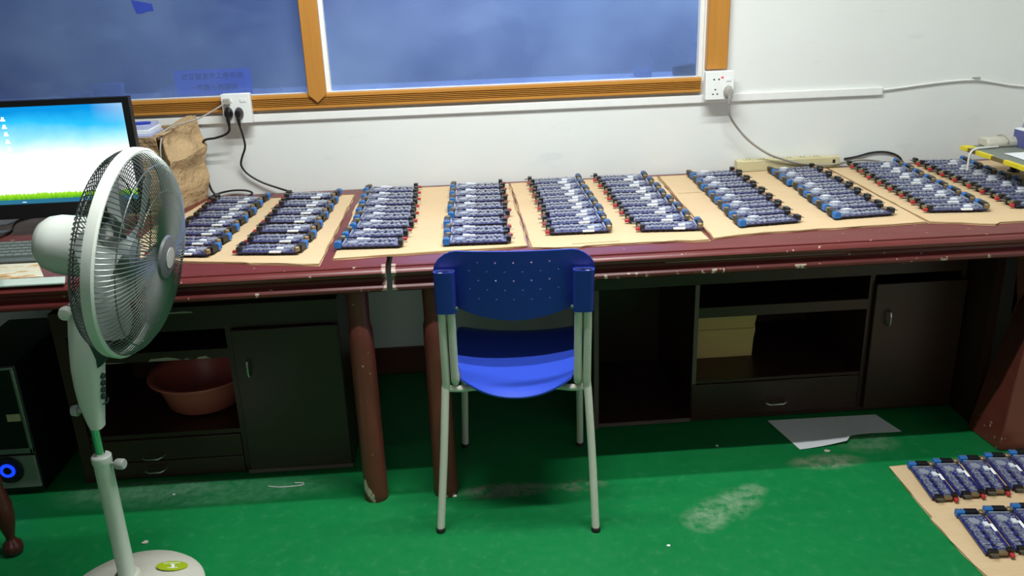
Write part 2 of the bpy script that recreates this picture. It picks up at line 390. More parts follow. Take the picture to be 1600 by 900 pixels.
# things behind and on the glass
LEDGE = 1.1178
tp = MB().prism([(-1.140, 1.452), (-1.072, 1.437), (-1.069, 1.415), (-1.092, 1.413), (-1.108, 1.407), (-1.128, 1.407)], .0285, .0297, axis='y').build('blue_film_patch', M['tape_blue'])
tag(tp, 'small dark blue torn patch stuck on the left blue window pane', 'sticker')
sg = thing('sign_card', (-.915, .075, LEDGE), 'pale blue sign with two lines of reversed writing behind the left window pane', 'sign')
MB().box(-.135, .135, -.003, .003, 0, .088).build('card', M['sign'], sg)
def text_mesh(body, size, mat, name, parent, loc, rot, mirror=False, ext=.0006):
    cu = bpy.data.curves.new(name, 'FONT'); cu.body = body; cu.size = size; cu.align_x = 'CENTER'; cu.align_y = 'CENTER'; cu.extrude = ext
    t = bpy.data.objects.new('tmp', cu); COL.objects.link(t)
    dg = bpy.context.evaluated_depsgraph_get(); me = bpy.data.meshes.new_from_object(t.evaluated_get(dg))
    bpy.data.objects.remove(t)
    if mirror:
        for v in me.vertices: v.co.x = -v.co.x
        me.flip_normals()
    me.materials.clear(); me.materials.append(mat); me.name = name
    o = bpy.data.objects.new(name, me); COL.objects.link(o); o.parent = parent; o.location = loc; o.rotation_euler = rot
    return o
text_mesh('恒命电工市宜留艾份', .0245, M['ink'], 'sign_writing', sg, (.0, -.0037, .064), (PI/2, 0, 0), True)
text_mesh('图面质小真部一', .0245, M['ink'], 'sign_writing', sg, (.0, -.0037, .024), (PI/2, 0, 0), True)
def lidbox(name, x0, x1, y0, y1, h, mat, label, cat, lid=.25):
    t = thing(name, ((x0+x1)/2, (y0+y1)/2, LEDGE), label, cat); a = (x1-x0)/2; b = (y1-y0)/2
    MB().box(-a, a, -b, b, 0, h*(1-lid)).build('box_body', M['thin_card'], t, bevel=.002)
    MB().box(-a-.002, a+.002, -b-.002, b+.002, h*(1-lid)+.0002, h).build('box_lid', M['thin_card'], t, bevel=.002)
lidbox('small_box', -1.335, -1.24, .05, .10, .052, M['paper_blue'], 'small pale box behind the left window pane, above the monitor top edge', 'box')
lidbox('paper_pad', -1.43, -1.355, .06, .12, .022, M['paper'], 'flat white pad on the ledge behind the window, left of the small pale box', 'pad', .5)
lidbox('paper_packet', -1.098, -1.056, .06, .10, .03, M['paper'], 'tiny white packet behind the window at the left side of the sign', 'packet', .4)
lidbox('white_carton', .63, .69, .07, .12, .028, M['paper'], 'small white carton behind the right window pane, left of the dark case', 'box', .4)
dk = thing('dark_case', (.815, .07, LEDGE), 'dark navy flat case behind the right pane, in its lower right corner', 'case')
MB().prism([(-.043, 0), (.043, 0), (.043, .036), (.038, .04), (-.038, .034), (-.043, .03)], -.02, .02, axis='y').build('case_body', M['blackm'], dk, bevel=.002)
MB().tube([(-.012, -.021, .02), (-.012, -.027, .02), (.012, -.027, .02), (.012, -.021, .02)], .002, 6).build('case_clasp', M['handle'], dk)
# trunking along the wall
struct(MB().prism([(-.0005, 1.022), (-.010, 1.022), (-.012, 1.025), (-.012, 1.049), (-.010, 1.0525), (-.0005, 1.0525)], -2.3, 1.545, axis='x').build('trim_1', M['trunk'], smooth=20))

# ------------------------------------------------------------------ the two desks
def moulding(depth0=-.90):
    # profile (y, z) of top and moulded edge
    return [(-.008, .728), (-.008, .76), (-.934, .76), (-.9385, .758), (-.9385, .7545), (-.945, .7545), (-.953, .751), (-.957, .744), (-.955, .736), (-.948, .7295),
            (-.936, .727), (-.931, .722), (-.931, .714), (-.936, .709), (-.946, .706), (-.951, .699), (-.950, .692), (-.944, .687), (-.925, .686), (-.925, .728)]
def desk(name, x0, x1, legs, label):
    t = thing(name, ((x0+x1)/2, -.48, 0), label, 'desk'); off = T(-(x0+x1)/2, .48, 0)
    tp = moulding()
    # top and apron in two pieces
    top = [p for p in tp if p[1] >= .7269][:11]; top = tp[:11]+[(-.92, .727)]
    MB().prism(top[:1]+top[1:], x0, x1, axis='x', M=off).build('tabletop', M['desk'], t, smooth=40)
    ap = [(-.92, .7265), (-.936, .7265), (-.931, .722), (-.931, .714), (-.936, .709), (-.946, .706), (-.951, .699), (-.950, .692), (-.944, .687), (-.925, .686), (-.92, .69)]
    MB().prism(ap, x0, x1, axis='x', M=off).build('apron', M['desk'], t, smooth=40)
    for kind, lx, ly in legs:
        mb = MB()
        if kind == 'round':
            mb.lathe([(.036, .0), (.0375, .004), (.036, .03), (.0355, .5), (.0345, .56), (.030, .575), (.031, .64), (.032, .7265)], 24, off @ T(lx, ly, 0))
        else:   # flared square pedestal
            v = []
            for z, a in ((0, 0.0), (.04, .004), (.2, .034), (.4, .088), (.55, .118), (.7265, .13)):
                fx = a*.28
                v += [(1.622+a*1.02, -.71, z), (1.635+fx, -.868, z), (1.80-fx, -.868, z), (1.815-a, -.71, z)]
            f = []
            for k_ in range(5):
                for i in range(4): j = (i+1) % 4; f.append((k_*4+i, k_*4+j, k_*4+4+j, k_*4+4+i))
            f += [(3, 2, 1, 0), (20, 21, 22, 23)]
            mb.add(v, f, off)
        mb.build('leg', M['desk_leg'], t, smooth=30, bevel=0 if kind == 'round' else .004)
    return t, off
d1, o1 = desk('desk', -2.3, -.262, [('round', -.353, -.885), ('round', -2.2, -.885), ('round', -2.2, -.07)], 'dark red moulded desk on the left, under the monitor and two leftmost board rows')
d2, o2 = desk('desk', -.246, 2.09, [('round', -.140, -.885), ('flared', 0, 0)], 'long dark red moulded desk on the right, carrying eight rows of boards')
MB().box(1.645, 1.675, -.69, -.03, .0, .7265, o2).build('side_panel', M['cab'], d2)
MB().box(1.676, 2.08, -.40, -.37, .01, .7265, o2).build('back_panel', M['cab_in'], d2)
MB().prism([(.512, .7262), (1.03, .7262), (1.03, .7245), (.512, .7238)], -.9372, -.9364, axis='y', M=o2).build('pale_strip', M['chip'], d2, smooth=0)  # thin pale line along the top of the apron
# chips of bare plaster at the joint of the two desks
# ------------------------------------------------------------------ cabinets
def pull(p, length, vertical, mat, parent, M_):
    mb = MB(); h = length/2
    if vertical: pts = [(0, 0, -h), (0, -.016, -h+.004), (0, -.022, -h+.014), (0, -.022, h-.014), (0, -.016, h-.004), (0, 0, h)]
    else: pts = [(-h, 0, 0), (-h+.004, -.016, 0), (-h+.014, -.022, -.003), (h-.014, -.022, -.003), (h-.004, -.016, 0), (h, 0, 0)]
    mb.tube(pts, .004, 8, M_ @ T(*p)); return mb.build('handle', mat, parent)
c1 = thing('cabinet', (-.87, -.475, 0), 'low dark brown cabinet under the left desk, red basin in its open cubby', 'cabinet')
k1 = T(.87, .475, 0)
b = MB(); X0, X1, D = -1.295, -.442, -.698
b.box(X0, X0+.036, D, -.25, 0, .565, k1); b.box(X1-.018, X1, D, -.25, 0, .565, k1)          # sides
b.box(X0, X1, D-.004, -.25, .5655, .585, k1)                                             # top
b.box(X0+.036, X1-.018, D, D+.02, .508, .5655, k1)                                       # top rail
b.box(X0+.036, X1-.018, -.262, -.25, .02, .5655, k1)                                     # back
b.box(-.786, -.768, D, -.262, .02, .508, k1)                                             # divider
b.box(X0+.036, X1-.018, D+.01, -.262, .006, .02, k1)                                     # bottom
b.box(X0+.036, -.786, D+.004, -.262, .147, .162, k1)                                     # cubby floor
b.build('cabinet_body', M['cab'], c1)
MB().box(X0+.036, -.786, D, -.262, .412, .442, k1).build('shelf', M['cab'], c1)
cp = MB()
for x0_, x1_, h_ in ((-1.255, -1.10, .003), (-1.03, -.93, .011), (-.925, -.90, .005), (-.885, -.84, .009)):
    cp.prism([(x0_, .4125), (x1_, .4125), (x1_-.012, .4125+h_*.5), ((x0_+x1_)/2+.01, .4125+h_), (x0_+.008, .4125+h_*.7)], D-.0015, D-.0003, axis='y', M=k1)
cp.build('chipped_edge', M['chip'], c1, smooth=0)
MB().prism([(-.98, .5665), (-.87, .5665), (-.875, .5705), (-.90, .5725), (-.95, .5705)], D-.0056, D-.0043, axis='y', M=k1).build('chipped_edge', M['chip'], c1, smooth=0)
for z0_, z1_, zc in ((.068, .145, .088), (.008, .0655, .040)):
    dr = MB().box(X0+.038, -.788, D-.002, D+.35, z0_, z1_, k1).build('drawer', M['cab'], c1, bevel=.002)
    pull((-1.067, D-.002, zc), .066, False, M['handle'], dr, k1)
dd = MB().box(-.766, X1-.001, D-.018, D-.001, .022, .506, k1).build('door', M['cab'], c1, bevel=.002)
pull((-.725, D-.018, .382), .055, True, M['handle'], dd, k1)
tk = MB().box(-.775, X1, D-.012, D-.004, .004, .018, k1).build('bottom_strip', M['cab_edge'], c1)

c2 = thing('cabinet', (1.0, -.3, 0), 'wide dark brown cabinet under the right desk, yellowish board standing in its cubby', 'cabinet')
k2 = T(-1.0, .3, 0); b = MB(); X0, X1, D = .372, 1.632, -.558
b.box(X0, X0+.016, D, -.05, 0, .685, k2); b.box(X1-.018, X1, D, -.05, 0, .685, k2)
b.box(X0, X1, D, -.05, .6855, .70, k2)
b.box(X0+.016, X1-.018, D, D+.02, .512, .6855, k2)
b.box(X0+.016, X1-.018, -.062, -.05, .02, .6855, k2)
b.box(.709, .724, D, -.062, .02, .512, k2); b.box(1.302, 1.318, D, -.062, .02, .512, k2)
b.box(X0+.016, X1-.018, D+.004, -.062, .006, .02, k2)
b.box(.724, 1.302, D+.004, -.062, .147, .158, k2)
b.build('cabinet_body', M['cab'], c2)
MB().box(.724, 1.302, D, -.062, .392, .428, k2).build('shelf', M['cab'], c2)
e = MB(); e.box(X0-.0005, X0+.0155, D-.0022, D-.0002, .0, .512, k2); e.box(.7095, .7235, D-.0022, D-.0002, .15, .512, k2); e.box(X0+.016, .709, D-.0022, D-.0002, .006, .0195, k2)
e.build('edge_strip', M['cab_edge'], c2, smooth=0)
dr = MB().box(.712, 1.300, D-.003, D+.35, .022, .1455, k2).build('drawer', M['cab'], c2, bevel=.002)
pull((1.005, D-.003, .068), .075, False, M['handle'], dr, k2)
dd = MB().box(1.319, X1-.001, D-.018, D-.001, .022, .485, k2).build('door', M['cab'], c2, bevel=.002)
pull((1.368, D-.018, .363), .055, True, M['handle'], dd, k2)
bd = thing('card_board', (.855, -.37, .1585), 'yellowish folded cardboard piece standing inside the right cabinet cubby', 'cardboard')
q = MB().prism([(-.13, 0), (.125, 0), (.128, .07), (.133, .10), (.130, .125), (.138, .17), (.135, .2), (-.13, .205)], -.004, .004, axis='y')
q.build('board_sheet', M['plankcard'], bd, smooth=0)
MB().box(-.13, .128, -.0055, -.0042, .108, .1105).build('fold_crease', M['card_edge'], bd, smooth=0)
# basin
bs = thing('wash_basin', (-.945, -.488, .1625), 'faded red plastic basin in the open cubby of the left cabinet', 'basin')
MB().lathe([(0.002, .004), (.108, .004), (.118, .012), (.142, .085), (.150, .106), (.168, .112), (.170, .1165), (.166, .118), (.151, .113), (.145, .106), (.137, .085), (.113, .016), (.105, .009), (.002, .009)], 40).build('bowl', M['basin'], bs, smooth=50)
MB().tube([(.168*math.cos(a), .168*math.sin(a), .1145) for a in [2*PI*i/40 for i in range(40)]], .0042, 8, closed=True).build('rolled_rim', M['basin'], bs)
# computer tower
pc = thing('computer_tower', (-1.505, -.55, 0), 'black computer tower under the left desk with silver trim and blue power light', 'computer')
MB().box(-.10, .10, -.19, .21, .006, .445).build('case', M['tower'], pc, bevel=.006)
f = MB(); f.box(-.098, .098, -.2, -.1905, .433, .441); f.box(.088, .098, -.2, -.1905, .15, .4329); f.box(-.098, .098, -.2, -.1905, .150, .168); f.box(-.098, -.088, -.2, -.1905, .168, .433)
f.build('silver_surround', M['silver'], pc, bevel=.002)
MB().box(-.0875, .0875, -.196, -.1905, .1685, .4325).build('dark_door', M['tower'], pc)
MB().box(-.098, .098, -.2, -.1905, .03, .142).build('lower_panel', M['grey_green'], pc, bevel=.003)
MB().box(.045, .085, -.1985, -.1962, .262, .286).build('badge', M['beige'], pc)
pb = MB().lathe([(.002, 0), (.045, 0), (.047, .003), (.044, .006), (.002, .006)], 32, T(.012, -.2001, .098) @ R(PI/2, 'X')).build('power_dial', M['blackm'], pc)
MB().tube([(.012+.018*math.cos(a), -.2075, .098+.018*math.sin(a)) for a in [2*PI*i/32 for i in range(32)]], .0055, 8, closed=True).build('light_ring', M['led_blue'], pb)
MB().lathe([(.001, 0), (.013, 0), (.012, .004), (.001, .005)], 24, T(.012, -.2063, .098) @ R(PI/2, 'X')).build('power_button', M['tower'], pb)
for x in (-.07, .07):
    for y in (-.16, .18): MB().lathe([(.012, 0), (.013, .006)], 12, T(x, y, 0)).build('foot', M['rubber'], pc)
# turned leg stool mostly outside the frame
st = thing('wooden_stool', (-1.53, -1.20, 0), 'dark red wooden stool with turned legs at the lower left edge', 'stool')
prof = [(.012, 0), (.022, .004), (.027, .018), (.025, .034), (.014, .046), (.0115, .054), (.015, .07), (.022, .10), (.026, .135), (.024, .17), (.016, .205), (.0135, .225), (.019, .235), (.015, .25), (.021, .29), (.027, .335), (.026, .36), (.02, .40), (.02, .45)]
for x, y in ((.17, .15), (-.17, .15), (.17, -.15), (-.17, -.15)): MB().lathe(prof, 24, T(x, y, 0)).build('leg', M['wood_leg'], st, smooth=50)
MB().box(-.20, .195, -.18, .18, .4505, .48).build('seat', M['wood_leg'], st, bevel=.01)

# ------------------------------------------------------------------ chair
CH = thing('stacking_chair', (.09, -.876, 0), 'blue plastic chair with perforated back and pale tubular legs, facing the desk', 'chair', rz=math.radians(-6.2))
def sx(z): return .0065+(z-.43)*.015 if z > .3 else 0.0065*z/.3
def cp3(x, y, z): return (x+sx(z), y, z)
TR = .0112
for s in (-1, 1):
    pts = [(s*.221, -.237, .006), (s*.208, -.207, .22), (s*.1965, -.184, .41), (s*.194, -.182, .435), (s*.1925, -.187, .47), (s*.1915, -.213, .67), (s*.1895, -.229, .775)]
    lg = MB().tube(spline([cp3(*p) for p in pts], 5), TR, 14).build('rear_leg', M['chair_tube'], CH, smooth=60)
    MB().lathe([(.0125, 0), (.0132, .003), (.0128, .012), (.0118, .014)], 14, T(s*.2212, -.2372, 0)).build('foot_cap', M['rubber'], lg)
    pts = [(s*.166, -.229, .772), (s*.1672, -.213, .67), (s*.1675, -.188, .48), (s*.168, -.180, .452), (s*.169, -.155, .436), (s*.171, -.10, .433), (s*.178, .16, .437), (s*.180, .19, .428), (s*.182, .203, .405), (s*.188, .222, .2), (s*.193, .237, .006)]
    lg = MB().tube(spline([cp3(*p) for p in pts], 6), TR, 14).build('front_leg', M['chair_tube'], CH, smooth=60)
    MB().lathe([(.0125, 0), (.0132, .003), (.0128, .012), (.0118, .014)], 14, T(s*.1932, .2372, 0)).build('foot_cap', M['rubber'], lg)
MB().tube(spline([cp3(-.186, -.178, .425), cp3(-.15, -.165, .4175), cp3(-.09, -.12, .400), cp3(.09, -.12, .400), cp3(.15, -.165, .4175), cp3(.186, -.178, .425)], 6), .0095, 12).build('cross_bar', M['chair_tube'], CH, smooth=60)
# back rest: grid with real holes, then the two sleeves
def back_pt(x, z):
    yp = -.213-(z-.67)*.155
    t = min(1, abs(x)/.15); y = yp+.0225-.030*(1-t*t)
    if abs(x) > .15: y = yp+.0225
    return (x+sx(z), y, z)
xs = []; rows = [(.808, 0), (.784, 1), (.757, 0), (.731, 1), (.704, 0)]
HW = .0023
cx_ = [-.092, -.046, 0, .046, .092]; cx2 = [-.115, -.069, -.023, .023, .069, .115]
xl = sorted(set([round(c+d, 5) for c in cx_+cx2 for d in (-HW, HW)]+[-.209, -.205, -.195, -.18, -.165, -.15, -.135, .135, .15, .165, .18, .195, .205, .209]))
def ztop(x):
    a = abs(x); z = .840-.006*(a/.15)**2
    if a > .150: z -= .05*(1-math.sqrt(max(0, 1-((a-.150)/.0592)**2)))
    return z
def zbot(x):
    a = abs(x); return .641+.028*(min(a, .15)/.15)**2 if a <= .155 else (.669+(a-.155)/.054*.09)
zl = sorted([z+d for z, _ in rows for d in (-HW, HW)]+[.66, .675, .69, .718, .744, .770, .796, .82])
bm_v = []; idx = {}
mbk = MB(); nz = len(zl)+2
for j in range(nz):
    for x in xl:
        zt, zb = ztop(x), zbot(x)
        z = zb if j == 0 else zt if j == nz-1 else min(max(zl[j-1], zb+.0006*j), zt-.0006*(nz-1-j))
        mbk.v.append(back_pt(x, z))
def is_hole(i, j):
    if j == 0 or j >= nz-2: return False
    zc = (zl[j-1]+zl[j])/2; xc = (xl[i]+xl[i+1])/2
    if xl[i+1]-xl[i] > .0062 or zl[j]-zl[j-1] > .0062: return False
    for z, k_ in rows:
        if abs(z-zc) < .001 and any(abs(c-xc) < .001 for c in (cx2 if k_ else cx_)): return True
    return False
nx = len(xl)
for j in range(nz-1):
    for i in range(nx-1):
        if not is_hole(i, j): mbk.f.append((j*nx+i, j*nx+i+1, (j+1)*nx+i+1, (j+1)*nx+i))
bk = mbk.build('backrest', M['chair_blue'], CH, smooth=40, solid=.0045, offset=0)
for s in (-1, 1):
    sl = MB(); ring = []
    for a in [2*PI*i/28 for i in range(28)]:
        c_, s_ = math.cos(a), math.sin(a); px = (abs(c_)**.55)*(1 if c_ > 0 else -1); py = (abs(s_)**.8)*(1 if s_ > 0 else -1)
        ring.append((px, py))
    zs = [.6645, .669, .70, .75, .780, .7845]
    def P_(r, z, k_):
        ax, ay = (.0275+k_, .0165+k_); yp = -.213-(z-.67)*.155
        return (s*.1788+r[0]*ax+sx(z), yp+r[1]*ay, z)
    v = []; n = 28
    for z in zs:
        v += [P_(r, z, 0) for r in ring]
    for z in reversed(zs):
        v += [P_(r, z, -.003) for r in ring]
    L = 2*len(zs); f = [(k_*n+i, k_*n+(i+1) % n, ((k_+1) % L)*n+(i+1) % n, ((k_+1) % L)*n+i) for k_ in range(L) for i in range(n)]
    sl.add(v, f); slo = sl.build('post_sleeve', M['chair_blue'], CH, smooth=40)
    MB().lathe([(.004, 0), (.0045, .002), (.001, .003)], 12, T(s*.150+sx(.68), -.228, .682) @ R(PI/2, 'X')).build('screw', M['handle'], slo)
# seat shell
def seat_pt(u, v):
    x = (u*2-1); y = -.205+.455*v
    w = .150+.045*min(1, v*1.6); r = 1
    if v > .85: w *= math.sqrt(max(.0, 1-((v-.85)/.15)**2*.35))
    ax = abs(x); dip = .032*(1-v*.55)
    z = .4505+.004*v - dip*(1-ax**2.2)
    if v > .8: z -= .03*((v-.8)/.2)**2
    if v < .12: z -= .012*((.12-v)/.12)**2*(1-ax**2)
    yy = y + (.030*(ax**2.5) if v < .3 else 0)*(1-v/.3 if v < .3 else 0)
    return (x*w+.006, yy, z)
MB().grid(seat_pt, 28, 28).build('seat', M['seat_blue_lit'], CH, smooth=60, solid=.006, offset=0)

# ------------------------------------------------------------------ pedestal fan
FX, FY = -.955, -1.285
FN = thing('pedestal_fan', (FX, FY, 0), 'white pedestal fan with round wire cage on a pale base, standing left of the chair', 'fan')
MB().lathe([(.171, 0), (.181, .004), (.182, .012), (.173, .022), (.12, .034), (.06, .044), (.04, .05), (.036, .07), (.031, .078), (.001, .078)], 56).build('base', M['fan_base'], FN, smooth=40)
phi = math.atan2(.075, .085)
SM = T(.085, .075, .0372) @ R(phi, 'Z') @ R(math.radians(14), 'Y') @ R(-phi, 'Z') @ R(.25, 'Z')
sk = MB().lathe([(.001, 0), (.040, 0), (.0395, .0012), (.001, .0012)], 32, SM @ Matrix.Diagonal((1, .62, 1, 1))).build('base_sticker', M['sticker_green'], FN)
MB().prism([(-.002, -.010), (.006, -.010), (.006, .004), (.002, .008), (-.006, .006), (-.002, .003)], .0013, .002, SM).build('sticker_figure', M['white'], sk, smooth=0)
MB().box(-.012, .014, -.0135, -.0105, .0013, .002, SM).build('sticker_bar', M['white'], sk, smooth=0)
MB().box(-.022, .020, .012, .0145, .0013, .0018, SM).build('sticker_bar', M['white'], sk, smooth=0)
pl = MB().lathe([(.0215, .079), (.0215, .405), (.0235, .408), (.0235, .425), (.021, .428)], 24).build('pole', M['fan_white'], FN)
kn = MB().lathe([(.005, .018), (.005, .035), (.012, .036), (.0135, .04), (.0135, .054), (.011, .058), (.001, .058)], 16, T(0, 0, .405) @ R(math.radians(-12), 'Z') @ R(PI/2, 'Y')).build('height_knob', M['knob'], pl)
MB().lathe([(.0115, .4285), (.0115, .52)], 16).build('inner_tube', M['chrome'], FN)
# control column : side profile in the fan's axis plane
AZ, TI = .055, .169
nrm = Vector((math.cos(AZ)*math.cos(TI), -math.sin(AZ)*math.cos(TI), -math.sin(TI)))
Rz = R(-AZ, 'Z')
pcs = [(.505, -.007, .023, .019), (.52, -.011, .025, .021), (.57, -.020, .034, .026), (.62, -.021, .044, .030), (.665, -.019, .052, .033), (.69, -.016, .053, .033), (.715, -.013, .048, .031), (.75, -.008, .040, .028), (.785, -.002, .032, .024), (.815, .003, .027, .020), (.824, .006, .024, .015)]
v = []; n = 20
for z, xa, xb, w in pcs:
    for i in range(n):
        a = 2*PI*i/n; c_, s_ = math.cos(a), math.sin(a); px = abs(c_)**.7*(1 if c_ > 0 else -1); py = abs(s_)**.7*(1 if s_ > 0 else -1)
        v.append(((xa+xb)/2+px*(xb-xa)/2, py*w, z))
f = [(k_*n+i, k_*n+(i+1) % n, (k_+1)*n+(i+1) % n, (k_+1)*n+i) for k_ in range(len(pcs)-1) for i in range(n)]+[tuple(range(n))[::-1], tuple((len(pcs)-1)*n+i for i in range(n))]
cb = MB().add(v, f, Rz).build('control_column', M['fan_white'], FN, smooth=50)
for i in range(4):
    z = .642-i*.0175
    MB().lathe([(.001, 0), (.0075, 0), (.0075, .006), (.006, .0075), (.001, .0075)], 14, Rz @ T(.046-.002*i*1.3, -.008, z) @ R(PI/2, 'Y')).build('speed_button', M['fan_button'], cb)
MB().tube([(.040, -.016, .573), (.0425, .0, .568), (.040, .016, .573)], .0018, 8, Rz).build('trim_line', M['fan_button'], cb)
MB().prism([(.036, .745), (.0555, .70), (.0555, .672), (.047, .668), (.034, .70)], -.022, .022, axis='y', M=Rz).build('dark_inset', M['fan_button'], cb)
MB().lathe([(.006, 0), (.006, .012), (.013, .013), (.014, .018), (.012, .028), (.001, .029)], 16, Rz @ T(-.014, -.004, .552) @ R(-PI/2, 'Y')).build('tilt_knob', M['knob'], cb)
MB().lathe([(.008, 0), (.008, .012), (.016, .013), (.017, .02), (.013, .03), (.001, .031)], 16, Rz @ T(.012, -.017, .812) @ R(PI/2, 'X')).build('pivot_knob', M['fan_white'], cb)
# head: local z axis = fan axis
HC = Vector((-.782-FX, -1.27-FY, .927))
zax = nrm; yax = Vector((0, 0, 1)); xax = yax.cross(zax).normalized(); yax = zax.cross(xax)
HM = Matrix.Identity(4)
for i in range(3): HM[i][0], HM[i][1], HM[i][2], HM[i][3] = xax[i], yax[i], zax[i], HC[i]
MB().lathe([(.001, -.226), (.024, -.224), (.046, -.215), (.060, -.198), (.067, -.174), (.069, -.14), (.068, -.085), (.060, -.077), (.001, -.077)], 36, HM).build('motor_housing', M['fan_white'], FN, smooth=45)
nk = MB().tube([HM @ Vector((0, -.05, -.105)), HM @ Vector((0, -.08, -.108)), Vector((.016, 0, .812))], [.026, .020, .013], 14).build('neck_joint', M['fan_white'], FN)
RR = .238
MB().lathe([(RR-.006, -.026), (RR, -.025), (RR+.001, -.016), (RR+.001, -.004), (RR-.003, 0), (RR-.008, .0), (RR-.006, -.004), (RR-.006, -.023), (RR-.006, -.026)], 72, HM, cap=False).build('cage_ring', M['fan_white'], FN, smooth=40)
g = MB(); WN = 120
fp = [(.050, .060), (.085, .0595), (.12, .057), (.16, .050), (.195, .038), (.218, .022), (.2300, .006), (.231, -.004)]
for i in range(WN):
    a = 2*PI*i/WN
    g.tube([(r*math.cos(a+.25*(r-.06)), r*math.sin(a+.25*(r-.06)), z) for r, z in fp], .00135, 4, HM)
for r, z in ((.052, .0605), (.15, .0525), (.205, .0325), (.231, -.002)):
    g.tube([(r*math.cos(a), r*math.sin(a), z-.0018) for a in [2*PI*i/60 for i in range(60)]], .0016, 5, HM, closed=True)
g.build('front_grille', M['fan_wire'], FN, smooth=60, fixn=False)
g = MB()
rp = [(.060, -.074), (.11, -.0735), (.16, -.072), (.198, -.067), (.216, -.058), (.227, -.044), (.231, -.030), (.231, -.022)]
for i in range(WN):
    a = 2*PI*i/WN; g.tube([(r*math.cos(a), r*math.sin(a), z) for r, z in rp], .00135, 4, HM)
for r, z in ((.062, -.0745), (.17, -.0712), (.219, -.0555), (.231, -.026)):
    g.tube([(r*math.cos(a), r*math.sin(a), z+.0018) for a in [2*PI*i/60 for i in range(60)]], .0017, 5, HM, closed=True)
g.build('rear_grille', M['fan_wire'], FN, smooth=60, fixn=False)
hb = MB().lathe([(.001, .055), (.051, .055), (.052, .060), (.048, .066), (.03, .0695), (.001, .070)], 36, HM).build('hub_badge', M['fan_badge'], FN)
MB().lathe([(.001, .0705), (.024, .0700), (.024, .0715), (.001, .0724)], 24, HM).build('badge_centre', M['knob'], hb)
MB().lathe([(.001, -.083), (.016, -.083), (.034, -.06), (.038, -.03), (.034, -.008), (.001, .0)], 24, HM).build('blade_hub', M['fan_blade'], FN)
for k_ in range(5):
    A = 2*PI*k_/5+.35
    def bl(u, v):
        r = .034+u*.168; w = .30+.62*math.sin(min(1, u*1.25)*PI/2) ; w *= (1-.35*max(0, u-.8)/.2)
        a = A+(v-.5)*w*1.05+.25*u; tw = (v-.5)*(.085-.04*u)*(.5+.5*u)
        return (r*math.cos(a), r*math.sin(a), -.040+tw*.8+.006*math.sin(v*PI))
    MB().grid(bl, 10, 8, HM).build('fan_blade', M['fan_blade'], FN, smooth=60, solid=.0016, offset=0)

# ------------------------------------------------------------------ monitor, keyboard and desk papers
ZT = .7602
mo = thing('monitor', (-1.283, -.40, ZT), 'wide black monitor showing a blue sky and green grass desktop, left on desk', 'monitor')
def framebox(x0, x1, z0, z1, ix0, ix1, iz0, iz1, y0, y1):
    mb = MB(); mb.box(x0, ix0, y0, y1, z0, z1); mb.box(ix1, x1, y0, y1, z0, z1); mb.box(ix0, ix1, y0, y1, z0, iz0); mb.box(ix0, ix1, y0, y1, iz1, z1); return mb
fb = framebox(-.272, .247, .060, .423, -.252, .226, .106, .4055, -.055, -.030)
fb.build('bezel', M['black'], mo, smooth=0)
MB().box(-.262, .237, -.029, .012, .08, .415).build('back_shell', M['black'], mo, bevel=.012)
scr = MB().box(-.252, .226, -.0015, .0015, 0, .2995).build('screen', M['screen'], mo, smooth=0, loc=(0, -.046, .106))
for i in range(5):
    z = .262-i*.0225; MB().box(-.140, -.132, -.0025, -.0018, z, z+.008).box(-.143, -.129, -.0025, -.0018, z-.0045, z+.0005).build('desktop_icon', M['icon'], scr, smooth=0)
MB().box(-.133, -.121, -.0025, -.0018, .0045, .0062).build('taskbar_clock', M['icon'], scr, smooth=0)
MB().tube([(.118+.012*math.cos(a), -.056, .084+.0055*math.sin(a)) for a in [2*PI*i/24 for i in range(24)]], .0028, 8, closed=True).build('menu_button', M['silver'], mo)
pw = MB().lathe([(.001, 0), (.008, 0), (.0085, .003), (.001, .005)], 20, T(.150, -.0552, .088) @ R(PI/2, 'X')).build('power_button', M['led_blue'], mo)
MB().box(-.03, .03, -.005, .02, .012, .12).build('stand_neck', M['black'], mo, bevel=.004)
MB().lathe([(.10, 0), (.105, .003), (.10, .010), (.03, .0118), (.001, .0118)], 36, Matrix.Diagonal((1, .9, 1, 1))).build('stand_base', M['black'], mo)
kb = thing('keyboard', (-1.49, -.655, ZT), 'grey computer keyboard on the desk below the monitor, partly behind the fan', 'keyboard')
MB().prism([(-.085, 0), (.085, 0), (.085, .020), (-.080, .010), (-.085, .008)], -.22, .22, axis='x').build('keyboard_case', M['keyboard'], kb, bevel=.002)
for r_ in range(5):
    ky = MB().box(-.206, .208, -.062+r_*.0265, -.042+r_*.0265, .0108+r_*.0016, .0118+r_*.0016)
    for c_ in range(19):
        x = -.205+c_*.0218; y = -.062+r_*.0265; z = .0117+r_*.0016
        ky.box(x, x+.018, y, y+.020, z, z+.007)
    ky.build('key_row', M['key'], kb, bevel=.0015)
mt = tag(MB().prism([(-1.55, -.955), (-1.105, -.955), (-1.125, -.90), (-1.55, -.895)], ZT, ZT+.0055).build('glass_slab', M['greenglass'], bevel=.0015), 'pale green glass slab along the desk front edge, left behind the fan', 'glass slab')
pcu = tag(MB().prism([(-1.50, -.888), (-1.19, -.884), (-1.262, -.752), (-1.50, -.748)], ZT, ZT+.003).build('printed_picture', M['picture'], smooth=0), 'glossy printed picture lying on the desk between keyboard and glass slab', 'picture')
def sheet(name, poly, z, th, mat, label, cat, curl=None):
    return tag(MB().prism(poly, z, z+th).build(name, mat, smooth=0), label, cat)
sheet('paper_sheet', [(-1.75, -.30), (-1.565, -.285), (-1.54, -.185), (-1.75, -.18)], ZT, .002, M['paper'], 'white paper sheet on the desk under the monitor left part', 'paper')
